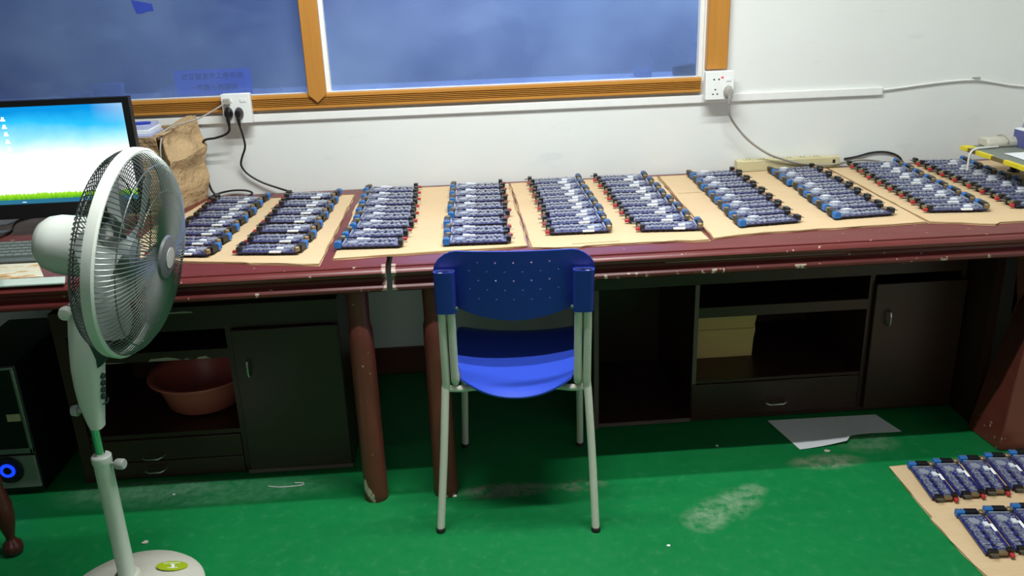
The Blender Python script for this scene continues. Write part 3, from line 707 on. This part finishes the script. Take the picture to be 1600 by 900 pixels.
sheet('paper_sheet', [(-1.75, -.40), (-1.525, -.395), (-1.512, -.365), (-1.75, -.355)], ZT, .002, M['paper'], 'narrow white paper strip on the desk just above the keyboard', 'paper')
tag(MB().tube(spline([(-1.50, -.165, ZT+.003), (-1.545, -.24, ZT+.0032), (-1.535, -.31, ZT+.003), (-1.508, -.38, ZT+.003), (-1.51, -.46, ZT+.003), (-1.54, -.55, ZT+.003)], 6), .003, 8).build('keyboard_cable', M['cable_black']), 'black cable running from behind the monitor to the keyboard', 'cable')

# ------------------------------------------------------------------ crumpled carton with papers
bx = thing('carton', (-1.135, -.17, ZT), 'crumpled brown cardboard carton against the wall behind the fan', 'carton')
def crumple(p, a, s):
    from mathutils import noise as nz
    q = Vector(p)*s; return (p[0]+a*nz.noise(q), p[1]+a*nz.noise(q+Vector((7, 3, 1))), p[2]+a*.6*nz.noise(q+Vector((2, 9, 4))))
# carton body: front, right and left walls, back wall
def wallgrid(pa, pb, h0, h1, hb0, hb1, a):
    def fn(u, v):
        x = pa[0]+(pb[0]-pa[0])*u; y = pa[1]+(pb[1]-pa[1])*u; top = h0+(h1-h0)*u; bt = hb0+(hb1-hb0)*u; z = bt+(top-bt)*v
        amp = 1.5*a*min(1, v*2.5)
        q = crumple((x, y, z), amp, 16); return (q[0], q[1], max(z if v == 0 else q[2], 0.0005))
    return fn
mb = MB()
mb.grid(wallgrid((-.17, -.075), (.092, -.075), .258, .268, 0, 0, .010), 16, 14)          # front
mb.grid(wallgrid((-.17, .115), (-.17, -.075), .27, .255, 0, 0, .006), 8, 10)
mb.grid(wallgrid((.15, .135), (-.17, .115), .27, .27, 0, 0, .004), 10, 10)
mb.build('carton_wall', M['kraft'], bx, smooth=25, solid=.004, offset=1)
sw = MB()
def right_side(u, v):
    # crumpled right wall and flap leaning out at the front
    x = .112+.053*u-.004*math.sin(v*7+u*3); y = -.068+.205*u; z = .002+(.270+.030*u)*v
    x += .018*math.sin(v*PI)*(u) + (.010*math.exp(-((v-.62)/.08)**2)); y -= .022*(v-.55)*(1-u) if v > .55 else 0
    q = crumple((x, y, z), .017*min(1, v*3), 13); return (q[0], min(q[1], .155), max(q[2], .001) if v > 0 else .0005)
sw.grid(right_side, 16, 22)
sw.build('side_wall', M['kraft'], bx, smooth=20, solid=.004, offset=0)
fl = MB(); fl.grid(lambda u, v: crumple((.118+.045*u-.034*v*(1-.3*u), -.080+.215*u, .272+.030*u-.004*v), .008, 14), 10, 6)
fl.build('top_flap', M['kraft'], bx, smooth=20, solid=.003)
MB().box(-.16, .08, -.065, .105, .250, .255).build('carton_lid', M['kraft'], bx)
pz = ZT+.2555
for i, (x0_, x1_, y0_, y1_, z_, mt_, lb) in enumerate([(-1.29, -1.068, -.225, -.085, 0.0, 'paper_blue', 'bluish paper at the bottom of the pile on the brown carton'), (-1.285, -1.075, -.205, -.075, .0125, 'paper', 'white paper in the middle of the pile on the brown carton'), (-1.28, -1.085, -.185, -.07, .025, 'paper_blue', 'topmost bluish paper of the pile on the brown carton')]):
    tag(MB().box(x0_, x1_, y0_, y1_, pz+z_, pz+z_+.012).build('paper_stack', M[mt_], bevel=.001), lb, 'paper', 'papers on the carton')
tag(MB().tube([(-1.22, -.17, pz+.0425), (-1.10, -.150, pz+.0425), (-1.085, -.1475, pz+.0425)], [.0052, .0052, .0035], 10).build('pen', M['pen_blue']), 'blue pen lying on the papers on the brown carton', 'pen')

# ------------------------------------------------------------------ sockets, plugs and cables
def socket(name, x0, x1, z0, z1, label):
    t = thing(name, ((x0+x1)/2, -.0006, (z0+z1)/2), label, 'socket'); w = (x1-x0)/2; h = (z1-z0)/2
    MB().box(-w, w, -.030, 0, -h, h).build('back_box', M['white'], t, bevel=.003)
    MB().box(-w-.001, w+.001, -.0345, -.0302, -h-.001, h+.001).build('face_plate', M['white'], t, bevel=.002)
    return t, w, h
s1, w, h = socket('wall_socket', -.862, -.765, 1.030, 1.131, 'white wall socket with two black plugs, at the left on the window sill rail')
s1.location.y = -.0245
for x in (-.022, .026): MB().box(x-.011, x+.011, -.0365, -.0347, .022, .034).build('rocker_switch', M['trunk'], s1, bevel=.001)
s2, w, h = socket('wall_socket', .858, .960, 1.041, 1.140, 'white wall socket with one grey plug, at the right end of the sill')
s2.location.y = -.031
holes = MB()
for x, z in ((-.022, .022), (-.004, .022), (-.016, -.014), (-.024, -.030), (-.008, -.030)): holes.box(x-.003, x+.003, -.0356, -.0347, z-.002, z+.002)
holes.build('pin_holes', M['black'], s2, smooth=0)
MB().box(.004, .012, -.0362, -.0347, .026, .031).build('indicator', M['red_led'], s2)
MB().box(.022, .040, -.0368, -.0347, .014, .026).build('rocker_switch', M['trunk'], s2, bevel=.001)
def plug(name, x, y, z, mat, label, r=.017):
    t = thing(name, (x, y, z), label, 'plug')
    MB().lathe([(r, 0), (r*1.02, .004), (r*.85, .016), (r*.6, .026), (.001, .027)], 18, R(PI/2, 'X') @ Matrix.Diagonal((.9, 1.25, 1, 1))).build('plug_body', mat, t)
    MB().tube([(0, -.018, -.004), (0, -.024, -.018), (0, -.020, -.040)], [.007, .0065, .005], 10).build('strain_relief', mat, t)
    return t
PY = -.0586
plug('power_plug', -.842, PY, 1.066, M['black'], 'left black plug in the left wall socket')
plug('power_plug', -.806, PY, 1.064, M['black'], 'right black plug in the left wall socket')
plug('power_plug', .940, -.066, 1.066, M['grey_plug'], 'grey plug in the right wall socket', .019)
pp = thing('small_plug', (-.842, PY-.0024, 1.107), 'small grey plug in the upper left of the left wall socket', 'plug')
MB().box(-.011, .011, -.016, 0, -.010, .010).build('plug_body', M['grey_plug'], pp, bevel=.002)
def cable(name, pts, r, mat, label, n=7): return tag(MB().tube(spline(pts, n), r, 8).build(name, mat, smooth=60), label, 'cable')
cable('power_cable', [(-.842, -.079, 1.025), (-.846, -.076, 1.006), (-.866, -.070, .992), (-.90, -.064, .982), (-.943, -.058, .973), (-.957, -.033, .93), (-.960, -.03, .85), (-.95, -.032, .79), (-.93, -.036, .7655)], .0042, M['cable_black'], 'black cable from the left plug going behind the brown carton')
cable('loop_cable', [(-.955, -.045, .7655), (-.93, -.020, .772), (-.88, -.014, .779), (-.83, -.016, .777), (-.808, -.022, .768), (-.82, -.05, .7645), (-.865, -.058, .7645), (-.92, -.050, .7645), (-.96, -.052, .7645)], .0038, M['cable_black'], 'loop of black cable lying on the desk right of the carton')
cable('power_cable', [(-.806, -.079, 1.023), (-.801, -.075, .99), (-.803, -.055, .945), (-.826, -.03, .90), (-.834, -.02, .87), (-.815, -.018, .838), (-.77, -.018, .806), (-.71, -.024, .782), (-.665, -.04, .769), (-.650, -.062, .7645), (-.665, -.080, .7645), (-.685, -.088, .7645)], .0038, M['cable_black'], 'black cable hanging from the right plug down the wall to the desk')
cable('thin_cable', [(-.848, -.078, 1.103), (-.875, -.10, 1.087), (-.92, -.14, 1.066), (-.96, -.17, 1.057), (-1.00, -.20, 1.05), (-1.022, -.23, 1.034), (-1.03, -.26, .99), (-1.032, -.27, .93), (-1.033, -.284, .84), (-1.035, -.290, .7705)], .0028, M['cable_grey'], 'thin grey cable from the small plug over the brown carton')
cable('grey_cable', [(.940, -.087, 1.024), (.945, -.080, .99), (.975, -.062, .945), (1.03, -.062, .885), (1.10, -.066, .835), (1.165, -.060, .808), (1.225, -.0535, .790), (1.29, -.0535, .781), (1.36, -.0535, .7775), (1.42, -.030, .779), (1.48, -.016, .782), (1.545, -.012, .775), (1.58, -.012, .766)], .0042, M['cable_grey'], 'grey cable hanging from the right socket across the power strip')
cable('loop_cable', [(1.425, -.0065, .787), (1.47, -.0075, .793), (1.53, -.0065, .806), (1.585, -.0065, .806), (1.63, -.007, .792), (1.652, -.008, .772), (1.64, -.012, .7645)], .0036, M['cable_black'], 'dark cable arching behind the boards right of the power strip')
cable('wall_cable', [(1.548, -.006, 1.041), (1.62, -.006, 1.047), (1.72, -.006, 1.056), (1.82, -.006, 1.063), (1.90, -.008, 1.064), (1.96, -.006, 1.055), (2.03, -.006, 1.041), (2.11, -.006, 1.030)], .0042, M['trunk'], 'white cable along the wall from trunking end to the right corner')
cc = thing('cable_clip', (1.903, -.0006, 1.064), 'small white clip holding the wall cable near the right corner', 'clip')
MB().box(-.016, .016, -.004, 0, -.010, .010).build('clip_plate', M['trunk'], cc, bevel=.001)
MB().tube([(-.013, -.004, .007), (-.008, -.0165, .008), (.008, -.0165, .008), (.013, -.004, .007)], .003, 8).build('clip_strap', M['cable_grey'], cc)
ps = thing('power_strip', (1.195, -.024, ZT+.001), 'long beige power strip on the desk against the wall', 'power strip')
MB().box(-.198, .198, -.021, .0185, 0, .044).build('strip_body', M['beige'], ps, bevel=.004)
for i in range(6):
    pt = MB().box(-.170+i*.052, -.170+i*.052+.040, -.015, .013, .0442, .0456).build('outlet', M['beige'], ps, bevel=.0006)
    MB().box(-.170+i*.052+.012, -.170+i*.052+.016, -.006, .004, .0457, .0461).box(-.170+i*.052+.024, -.170+i*.052+.028, -.006, .004, .0457, .0461).build('slots', M['blackm'], pt, smooth=0)
MB().box(.168, .178, -.0235, -.0212, .022, .034).build('switch', M['black'], ps, bevel=.001)

# ------------------------------------------------------------------ cardboard sheets
CT = .0056
def torn(x0, y0, x1, y1, n, a, seed):
    rr = random.Random(seed); return [(x0+(x1-x0)*i/n, y0+(y1-y0)*i/n+(rr.uniform(-a, a) if 0 < i < n else 0)) for i in range(n+1)]
def card(name, poly, z, label, extra=None):
    t = thing(name, (0, 0, z), label, 'cardboard', 'cardboard sheets'); cx0 = sum(p[0] for p in poly)/len(poly); cy0 = sum(p[1] for p in poly)/len(poly)
    t.location = (cx0, cy0, z); q = [(a-cx0, b-cy0) for a, b in poly]
    def wob(a, sd):
        rr = random.Random(sd); k_ = []
        for i in range(len(q)):
            (xa, ya), (xb, yb) = q[i], q[(i+1) % len(q)]; n_ = max(1, int(math.hypot(xb-xa, yb-ya)/.045))
            for m_ in range(n_): f_ = m_/n_; k_.append((xa+(xb-xa)*f_+rr.uniform(-a, a), ya+(yb-ya)*f_+rr.uniform(-a, a)))
        return k_
    sc_ = lambda L_, f_: [(x_*f_[0], y_*f_[1]) for x_, y_ in L_]
    wx = max(abs(p_[0]) for p_ in q); wy = max(abs(p_[1]) for p_ in q)
    MB().prism(sc_(wob(.0030, len(label)), (1-.004/wx, 1-.008/wy)), .0043, CT).build('top_liner', M['card'], t, smooth=0)
    MB().prism(sc_(wob(.0012, len(label)+2), (1-.0015/wx, 1-.003/wy)), .0013, .0043).build('corrugated_core', M['card_edge'], t, smooth=0)
    MB().prism(wob(.0022, len(label)+5), 0, .0013).build('bottom_liner', M['card'], t, smooth=0)
    n = len(q); ed = MB(); 
    for nm, pl_ in (extra or []):
        MB().prism([(a-cx0, b-cy0) for a, b in pl_], CT+.0001, CT+.0009).build(nm, M['card_edge' if nm == 'crease' else 'card'], t, smooth=0)
    return t
card('cardboard_sheet', torn(-1.04, -.775, -.66, -.86, 6, .004, 1)+torn(-.64, -.872, -.441, -.915, 4, .004, 2)+[(-.428, -.30), (-.424, -.105), (-.955, -.100), (-.985, -.27), (-1.04, -.28)], ZT, 'cardboard sheet under the two leftmost board rows',
     [('loose_liner', [(-.66, -.862), (-.443, -.912), (-.445, -.893), (-.64, -.846)])])
card('cardboard_sheet', torn(-.413, -.868, .138, -.842, 8, .003, 3)+[(.136, -.05), (-.392, -.045), (-.412, -.36), (-.405, -.40)], ZT, 'cardboard sheet under the third and fourth board rows, right of a gap',
     [('crease', [(.060, -.30), (.061, -.05), (.0635, -.05), (.0625, -.30)])])
card('cardboard_sheet', torn(.1425, -.858, .28, -.878, 4, .005, 4)+torn(.30, -.868, .655, -.872, 8, .006, 5)+[(.662, -.60), (.690, -.048), (.1405, -.048)], ZT, 'cardboard sheet under the fifth and sixth board rows, behind the chair',
     [('crease', [(.262, -.852), (.40, -.848), (.40, -.8455), (.262, -.849)])])
card('cardboard_sheet', torn(.668, -.865, .80, -.836, 3, .006, 6)+torn(.82, -.832, 1.325, -.812, 9, .005, 7)+[(1.332, -.40), (1.340, -.050), (.694, -.050), (.672, -.60)], ZT, 'cardboard sheet under the seventh and eighth board rows',
     [('crease', [(.700, -.335), (.79, -.330), (.79, -.327), (.700, -.332)])])
card('cardboard_sheet', torn(1.330, -.812, 1.50, -.868, 4, .004, 8)+torn(1.52, -.852, 2.06, -.86, 8, .004, 9)+[(2.06, -.05), (1.344, -.050), (1.336, -.40)], ZT, 'rightmost cardboard sheet on the desk, under the last two board rows')
fc = card('cardboard_sheet', [(1.246, -.916), (1.96, -.868), (2.0, -1.62), (1.30, -1.66), (1.246, -1.50), (1.234, -1.35)]+[(1.232, -1.20), (1.238, -1.185), (1.240, -1.05)], .0006, 'cardboard sheet lying on the green floor at the right, with boards on it')

# ------------------------------------------------------------------ circuit boards
PL, PW = .176, .076
def make_board():
    t = thing('circuit_board', (0, 0, 0), 'board', 'circuit board')
    h = PL/2; w = PW/2; z0 = .0085
    MB().box(-h, h, -w, w, z0, z0+.0018).build('board_plate', M['pcb'], t, smooth=0)
    u = MB().box(-h+.003, h-.003, -w+.002, w-.002, .0045, z0-.0002)
    for x in [(-h+.012)+i*.0168 for i in range(10)]:
        for y in (-w+.006, w-.012): u.box(x, x+.009, y, y+.006, 0, .0046)
    u.build('solder_side', M['under'], t, smooth=0)
    zt = z0+.0019
    for yc, x0, x1, wd in ((.015, -.016, h-.018, .019), (-.020, -.034, h-.016, .020)):
        cr = MB().box(x0, x1, yc-wd/2, yc+wd/2, zt, zt+.0012); n = 7; st = (x1-x0)/n
        for i in range(n):
            xa = x0+i*st; hh = .0032+.0016*(i % 2)
            cr.prism([(xa, zt+.001), (xa+st*.86, zt+.001), (xa+st*.82, zt+hh*.8), (xa+st*.45, zt+hh), (xa+st*.08, zt+hh*.7)], yc-wd/2+.001*(i % 2), yc+wd/2-.001*((i+1) % 2), axis='y')
        cr.build('chip_row', M['chips'], t, smooth=0)
    for i, x in enumerate((-.004, .024, .052)): MB().box(x, x+.006, -.0055, .001, zt, zt+.004).build('small_chip', M['chip_dark'], t, smooth=0)
    st_ = [(-.052+.018*(1 if i % 2 else .74)*math.cos(2*PI*i/16), -.006+.016*(1 if i % 2 else .74)*math.sin(2*PI*i/16)) for i in range(16)]
    MB().prism(st_, zt, zt+.0035).build('shield_can', M['chip_grey'], t, smooth=0)
    for i, (x, y) in enumerate([(-.068, -.030), (-.050, -.032), (-.071, .020), (-.064, .026)]):
        MB().box(x, x+.007, y, y+.005, zt, zt+.003+.001*(i % 3)).build('capacitor', M['chips'], t, smooth=0)
    MB().box(-.044, -.024, .011, .025, zt, zt+.0075).build('relay', M['relay'], t, bevel=.0012)
    MB().box(-.042, -.008, w-.0075, w+.0008, z0-.001, zt+.0012).build('edge_label', M['label'], t, smooth=0)
    tb = MB().prism([(-.0115, 0), (.0075, 0), (.0075, .0145), (.004, .0185), (-.0085, .0185), (-.0115, .015)], -w-.002, -w+.020, axis='y', M=T(-h, 0, z0-.0035)).build('terminal_block', M['term_blue'], t, bevel=.0008)
    for y in (.005, .014): MB().lathe([(.0035, 0), (.0035, .001), (.001, .0011)], 10, T(-h-.002, -w+y, z0+.0151)).build('terminal_screw', M['pin'], tb)
    MB().box(-h-.010, -h+.006, -w+.0205, w-.020, z0-.002, z0+.0150).build('power_jack', M['conn_black'], t, bevel=.001)
    MB().lathe([(.0085, 0), (.0085, .011), (.007, .0125), (.001, .0125)], 14, T(-h+.001, w-.0095, z0+.0018)).build('coil', M['copper'], t)
    MB().box(-h+.010, -h+.0135, -w+.006, w-.014, zt, zt+.0055).build('header_strip', M['chip_grey'], t, smooth=0)
    MB().box(h-.005, h+.0085, -w+.006, -w+.030, z0-.002, z0+.0135).build('header_block', M['conn_black'], t, bevel=.0008)
    pn = MB().box(h+.0086, h+.0095, -w+.008, -w+.028, z0+.004, z0+.007)
    for i in range(4): pn.tube([(h+.0090, -w+.011+i*.0048, z0+.0055), (h+.021, -w+.011+i*.0048, z0+.005)], .0008, 5)
    pn.build('header_pins', M['pin'], t, smooth=0)
    MB().box(h-.008, h+.006, -w+.031, w-.020, z0-.001, z0+.0070).build('metal_socket', M['copper'], t, bevel=.0008)
    rj = MB().prism([(.0, 0), (.0125, 0), (.0135, .004), (.012, .0085), (.0, .0095)], w-.0150, w-.0055, axis='y', M=T(h+.001, 0, z0-.004)).build('red_connector', M['conn_red'], t, bevel=.001)
    MB().box(h-.013, h+.0005, w-.019, w-.002, z0+.002, z0+.0145).build('black_connector', M['conn_black'], t, bevel=.0008)
    return t
ordn = ['first', 'second', 'third', 'fourth', 'fifth', 'sixth', 'seventh', 'eighth', 'ninth', 'tenth']
proto = make_board(); used = False
def put(x, y, z, rz, label, group):
    global used
    o = copy_tree(proto) if used else proto
    used = True
    o.location = (x, y, z); o.rotation_euler = (0, 0, rz); o['label'] = label; o['group'] = group
# near centre, far centre, count, rotation, turned round (red end left)
ROWS = [((-.850, -.750), (-.825, -.150), 7, -10, True), ((-.590, -.775), (-.572, -.140), 7, -9, True),
        ((-.290, -.762), (-.290, -.105), 8, -5, False), ((-.012, -.785), (.022, -.115), 8, -2, False),
        ((.302, -.725), (.301, -.090), 8, 0, True), ((.553, -.748), (.545, -.093), 8, -4, True),
        ((.866, -.735), (.890, -.104), 8, 5, False), ((1.168, -.705), (1.196, -.104), 8, 4, False),
        ((1.462, -.705), (1.510, -.084), 8, -6, True), ((1.742, -.705), (1.762, -.095), 8, -6, True)]
JIT = {(2, 0): -.024, (2, 1): -.012, (3, 0): .006, (3, 1): .004, (3, 3): .012, (4, 0): -.004, (4, 1): -.006, (5, 0): .014, (7, 4): .01, (1, 0): -.006}
rj = random.Random(3)
for ri, (a, b_, n, rot, flip) in enumerate(ROWS):
    for i in range(n):
        t_ = i/(n-1); x = a[0]+(b_[0]-a[0])*t_+JIT.get((ri, i), 0)+rj.uniform(-.003, .003); y = a[1]+(b_[1]-a[1])*t_+rj.uniform(-.003, .003)
        lb = '%s board from the desk front in %s desk row from left, %s plug at left' % (ordn[i] if i < n-1 else 'last', ordn[ri], 'red' if flip else 'blue')
        put(x, y, ZT+CT+.0012, math.radians(rot+rj.uniform(-1.5, 1.5))+(PI if flip else 0), lb, 'circuit boards in rows on the desks')
FB = [((1.324, -1.035), (1.408, -1.028), (1.492, -1.022), (1.578, -1.016), (1.662, -1.010)), ((1.330, -1.293), (1.414, -1.288), (1.498, -1.284), (1.582, -1.28))]
for ri, rw in enumerate(FB):
    for i, (x, y) in enumerate(rw[:5 if ri == 0 else 3]):
        put(x, y, .0006+CT+.0008, math.radians(-90-7+rj.uniform(-2, 2)), '%s board from left in the %s row on the floor cardboard' % (ordn[i], ('back', 'front')[ri]), 'circuit boards on the floor cardboard')

# ------------------------------------------------------------------ riser with clutter at the right
tr = thing('tray_stand', (1.90, -.45, ZT+CT+.001), 'grey riser tray with yellow taped edges on a black post, far right', 'tray')
MB().box(-.155, .17, -.24, .215, .086, .098).build('tray_board', M['tray'], tr, bevel=.002)
MB().box(-.157, -.1552, -.24, .215, .0845, .0985).build('worn_edge', M['tray_edge'], tr, smooth=0)
MB().box(-.158, -.120, .170, .216, .0848, .0992).build('corner_tape', M['yellow'], tr, bevel=.001)
for y0_, y1_ in ((.03, .12), (-.16, -.04), (-.24, -.18)): MB().box(-.1585, -.146, y0_, y1_, .0846, .0992).build('edge_tape', M['yellow'], tr, bevel=.001)
for x, y in ((.045, .20), (.14, -.20)): MB().lathe([(.020, 0), (.020, .004), (.013, .008), (.013, .0858)], 14, T(x, y, 0)).build('post', M['post'], tr)
TZ = ZT+CT+.001+.0982
rl = thing('wrapped_roll', (1.875, -.262, TZ), 'beige wrapped bundle at the back left of the riser tray', 'bundle')
MB().prism([(-.035, 0), (.03, 0), (.034, .016), (.03, .03), (-.022, .034), (-.037, .016)], -.07, .05, axis='x').build('bundle_wrap', M['wrap'], rl, bevel=.006)
MB().tube([(.0, .0375*math.cos(a)-.001, .0185+.0185*math.sin(a)) for a in [2*PI*i/20 for i in range(20)]], .002, 6, closed=True).build('tie_band', M['cable_grey'], rl)
bx2 = thing('open_box', (1.985, -.33, TZ+.0035), 'grey purple open box with raised lid on the riser tray', 'box')
q = MB(); q.box(-.075, .075, -.06, -.056, 0, .055); q.box(-.075, .075, .056, .06, 0, .055); q.box(-.075, -.071, -.056, .056, 0, .055); q.box(.071, .075, -.056, .056, 0, .055); q.box(-.075, .075, -.06, .06, -.002, 0)
q.build('box_body', M['box_blue'], bx2)
MB().prism([(-.075, -.06), (.0, -.06), (.0, .06), (-.075, .06)], .0552, .059).build('box_flap', M['paper'], bx2)
MB().prism([(-.05, .056), (.075, .056), (.075, .105), (-.03, .105), (-.042, .095)], .056, .060, axis='y').build('box_lid', M['purple'], bx2)
sh = MB(); sh.grid(lambda u, v: (1.80+.25*u, -.60+.20*v, TZ+.0015+.010*math.sin(u*3)*math.exp(-v*2)), 10, 8)
tag(sh.build('plastic_bag', M['paper'], solid=.001, offset=1), 'white crumpled sheet lying on the front of the riser tray', 'sheet')
cable('white_strap', [(1.84, -.30, TZ+.004), (1.80, -.31, TZ+.006), (1.752, -.315, TZ+.004), (1.732, -.317, TZ-.012), (1.729, -.318, TZ-.05), (1.728, -.32, TZ-.070)], .0038, M['cable_white'], 'white cable hanging over the left edge of the riser tray')

# ------------------------------------------------------------------ floor litter
fp_ = MB()
def paper_pt(u, v):
    # v=0 back edge, v=1 front edge ; front lifts a little
    bx0, by0, bx1, by1 = .978, -.58, 1.362, -.585; fx0, fy0, fx1, fy1 = 1.015, -.781, 1.392, -.712
    x = (bx0+(bx1-bx0)*u)*(1-v)+(fx0+(fx1-fx0)*u)*v; y = (by0+(by1-by0)*u)*(1-v)+(fy0+(fy1-fy0)*u)*v - .012*math.sin(u*PI)*v*(-1 if u > .45 else 1)
    return (x, y, .0012+.012*v*v*math.exp(-((u-.55)/.3)**2))
fp_.grid(paper_pt, 16, 8); tag(fp_.build('paper_sheet', M['paper'], solid=.0006, offset=1), 'crumpled white paper on the green floor below the right cabinet', 'paper')
def scrap(name, x, y, s, mat, label, cat='scrap', seed=1):
    rr = random.Random(seed); pts = [(x+s*rr.uniform(.6, 1)*math.cos(a), y+s*rr.uniform(.5, .9)*math.sin(a)) for a in [2*PI*i/7 for i in range(7)]]
    tag(MB().prism(pts, .0004, .0004+s*.35).build(name, mat, bevel=s*.1), label, cat)
scrap('foam_crumb', 1.097, -.802, .012, M['wrap'], 'beige crumb on the floor just in front of the white paper', seed=2)
scrap('paper_scrap', .756, -.723, .008, M['paper'], 'tiny white scrap on the dark floor below the right cabinet', seed=3)
scrap('paper_scrap', .472, -1.228, .007, M['paper'], 'tiny white scrap on the bright floor right of the chair', seed=4)
scrap('paper_scrap', -1.0, -1.045, .011, M['wrap'], 'pale scrap on the floor just behind the fan base', seed=5)
scrap('paper_scrap', -.99, -.80, .006, M['paper'], 'tiny white scrap on the floor in front of the left cabinet drawers', seed=6)
scrap('paper_scrap', -.115, -.915, .010, M['paper'], 'white scrap on the floor beside the right desk round leg', seed=7)
tag(MB().tube(spline([(-.70, -.79, .0022), (-.66, -.80, .0022), (-.60, -.797, .0022), (-.592, -.785, .0022), (-.62, -.780, .0022)], 6), .0018, 6).build('wire_offcut', M['cable_white']), 'short bent white wire on the floor below the left cabinet door', 'wire')
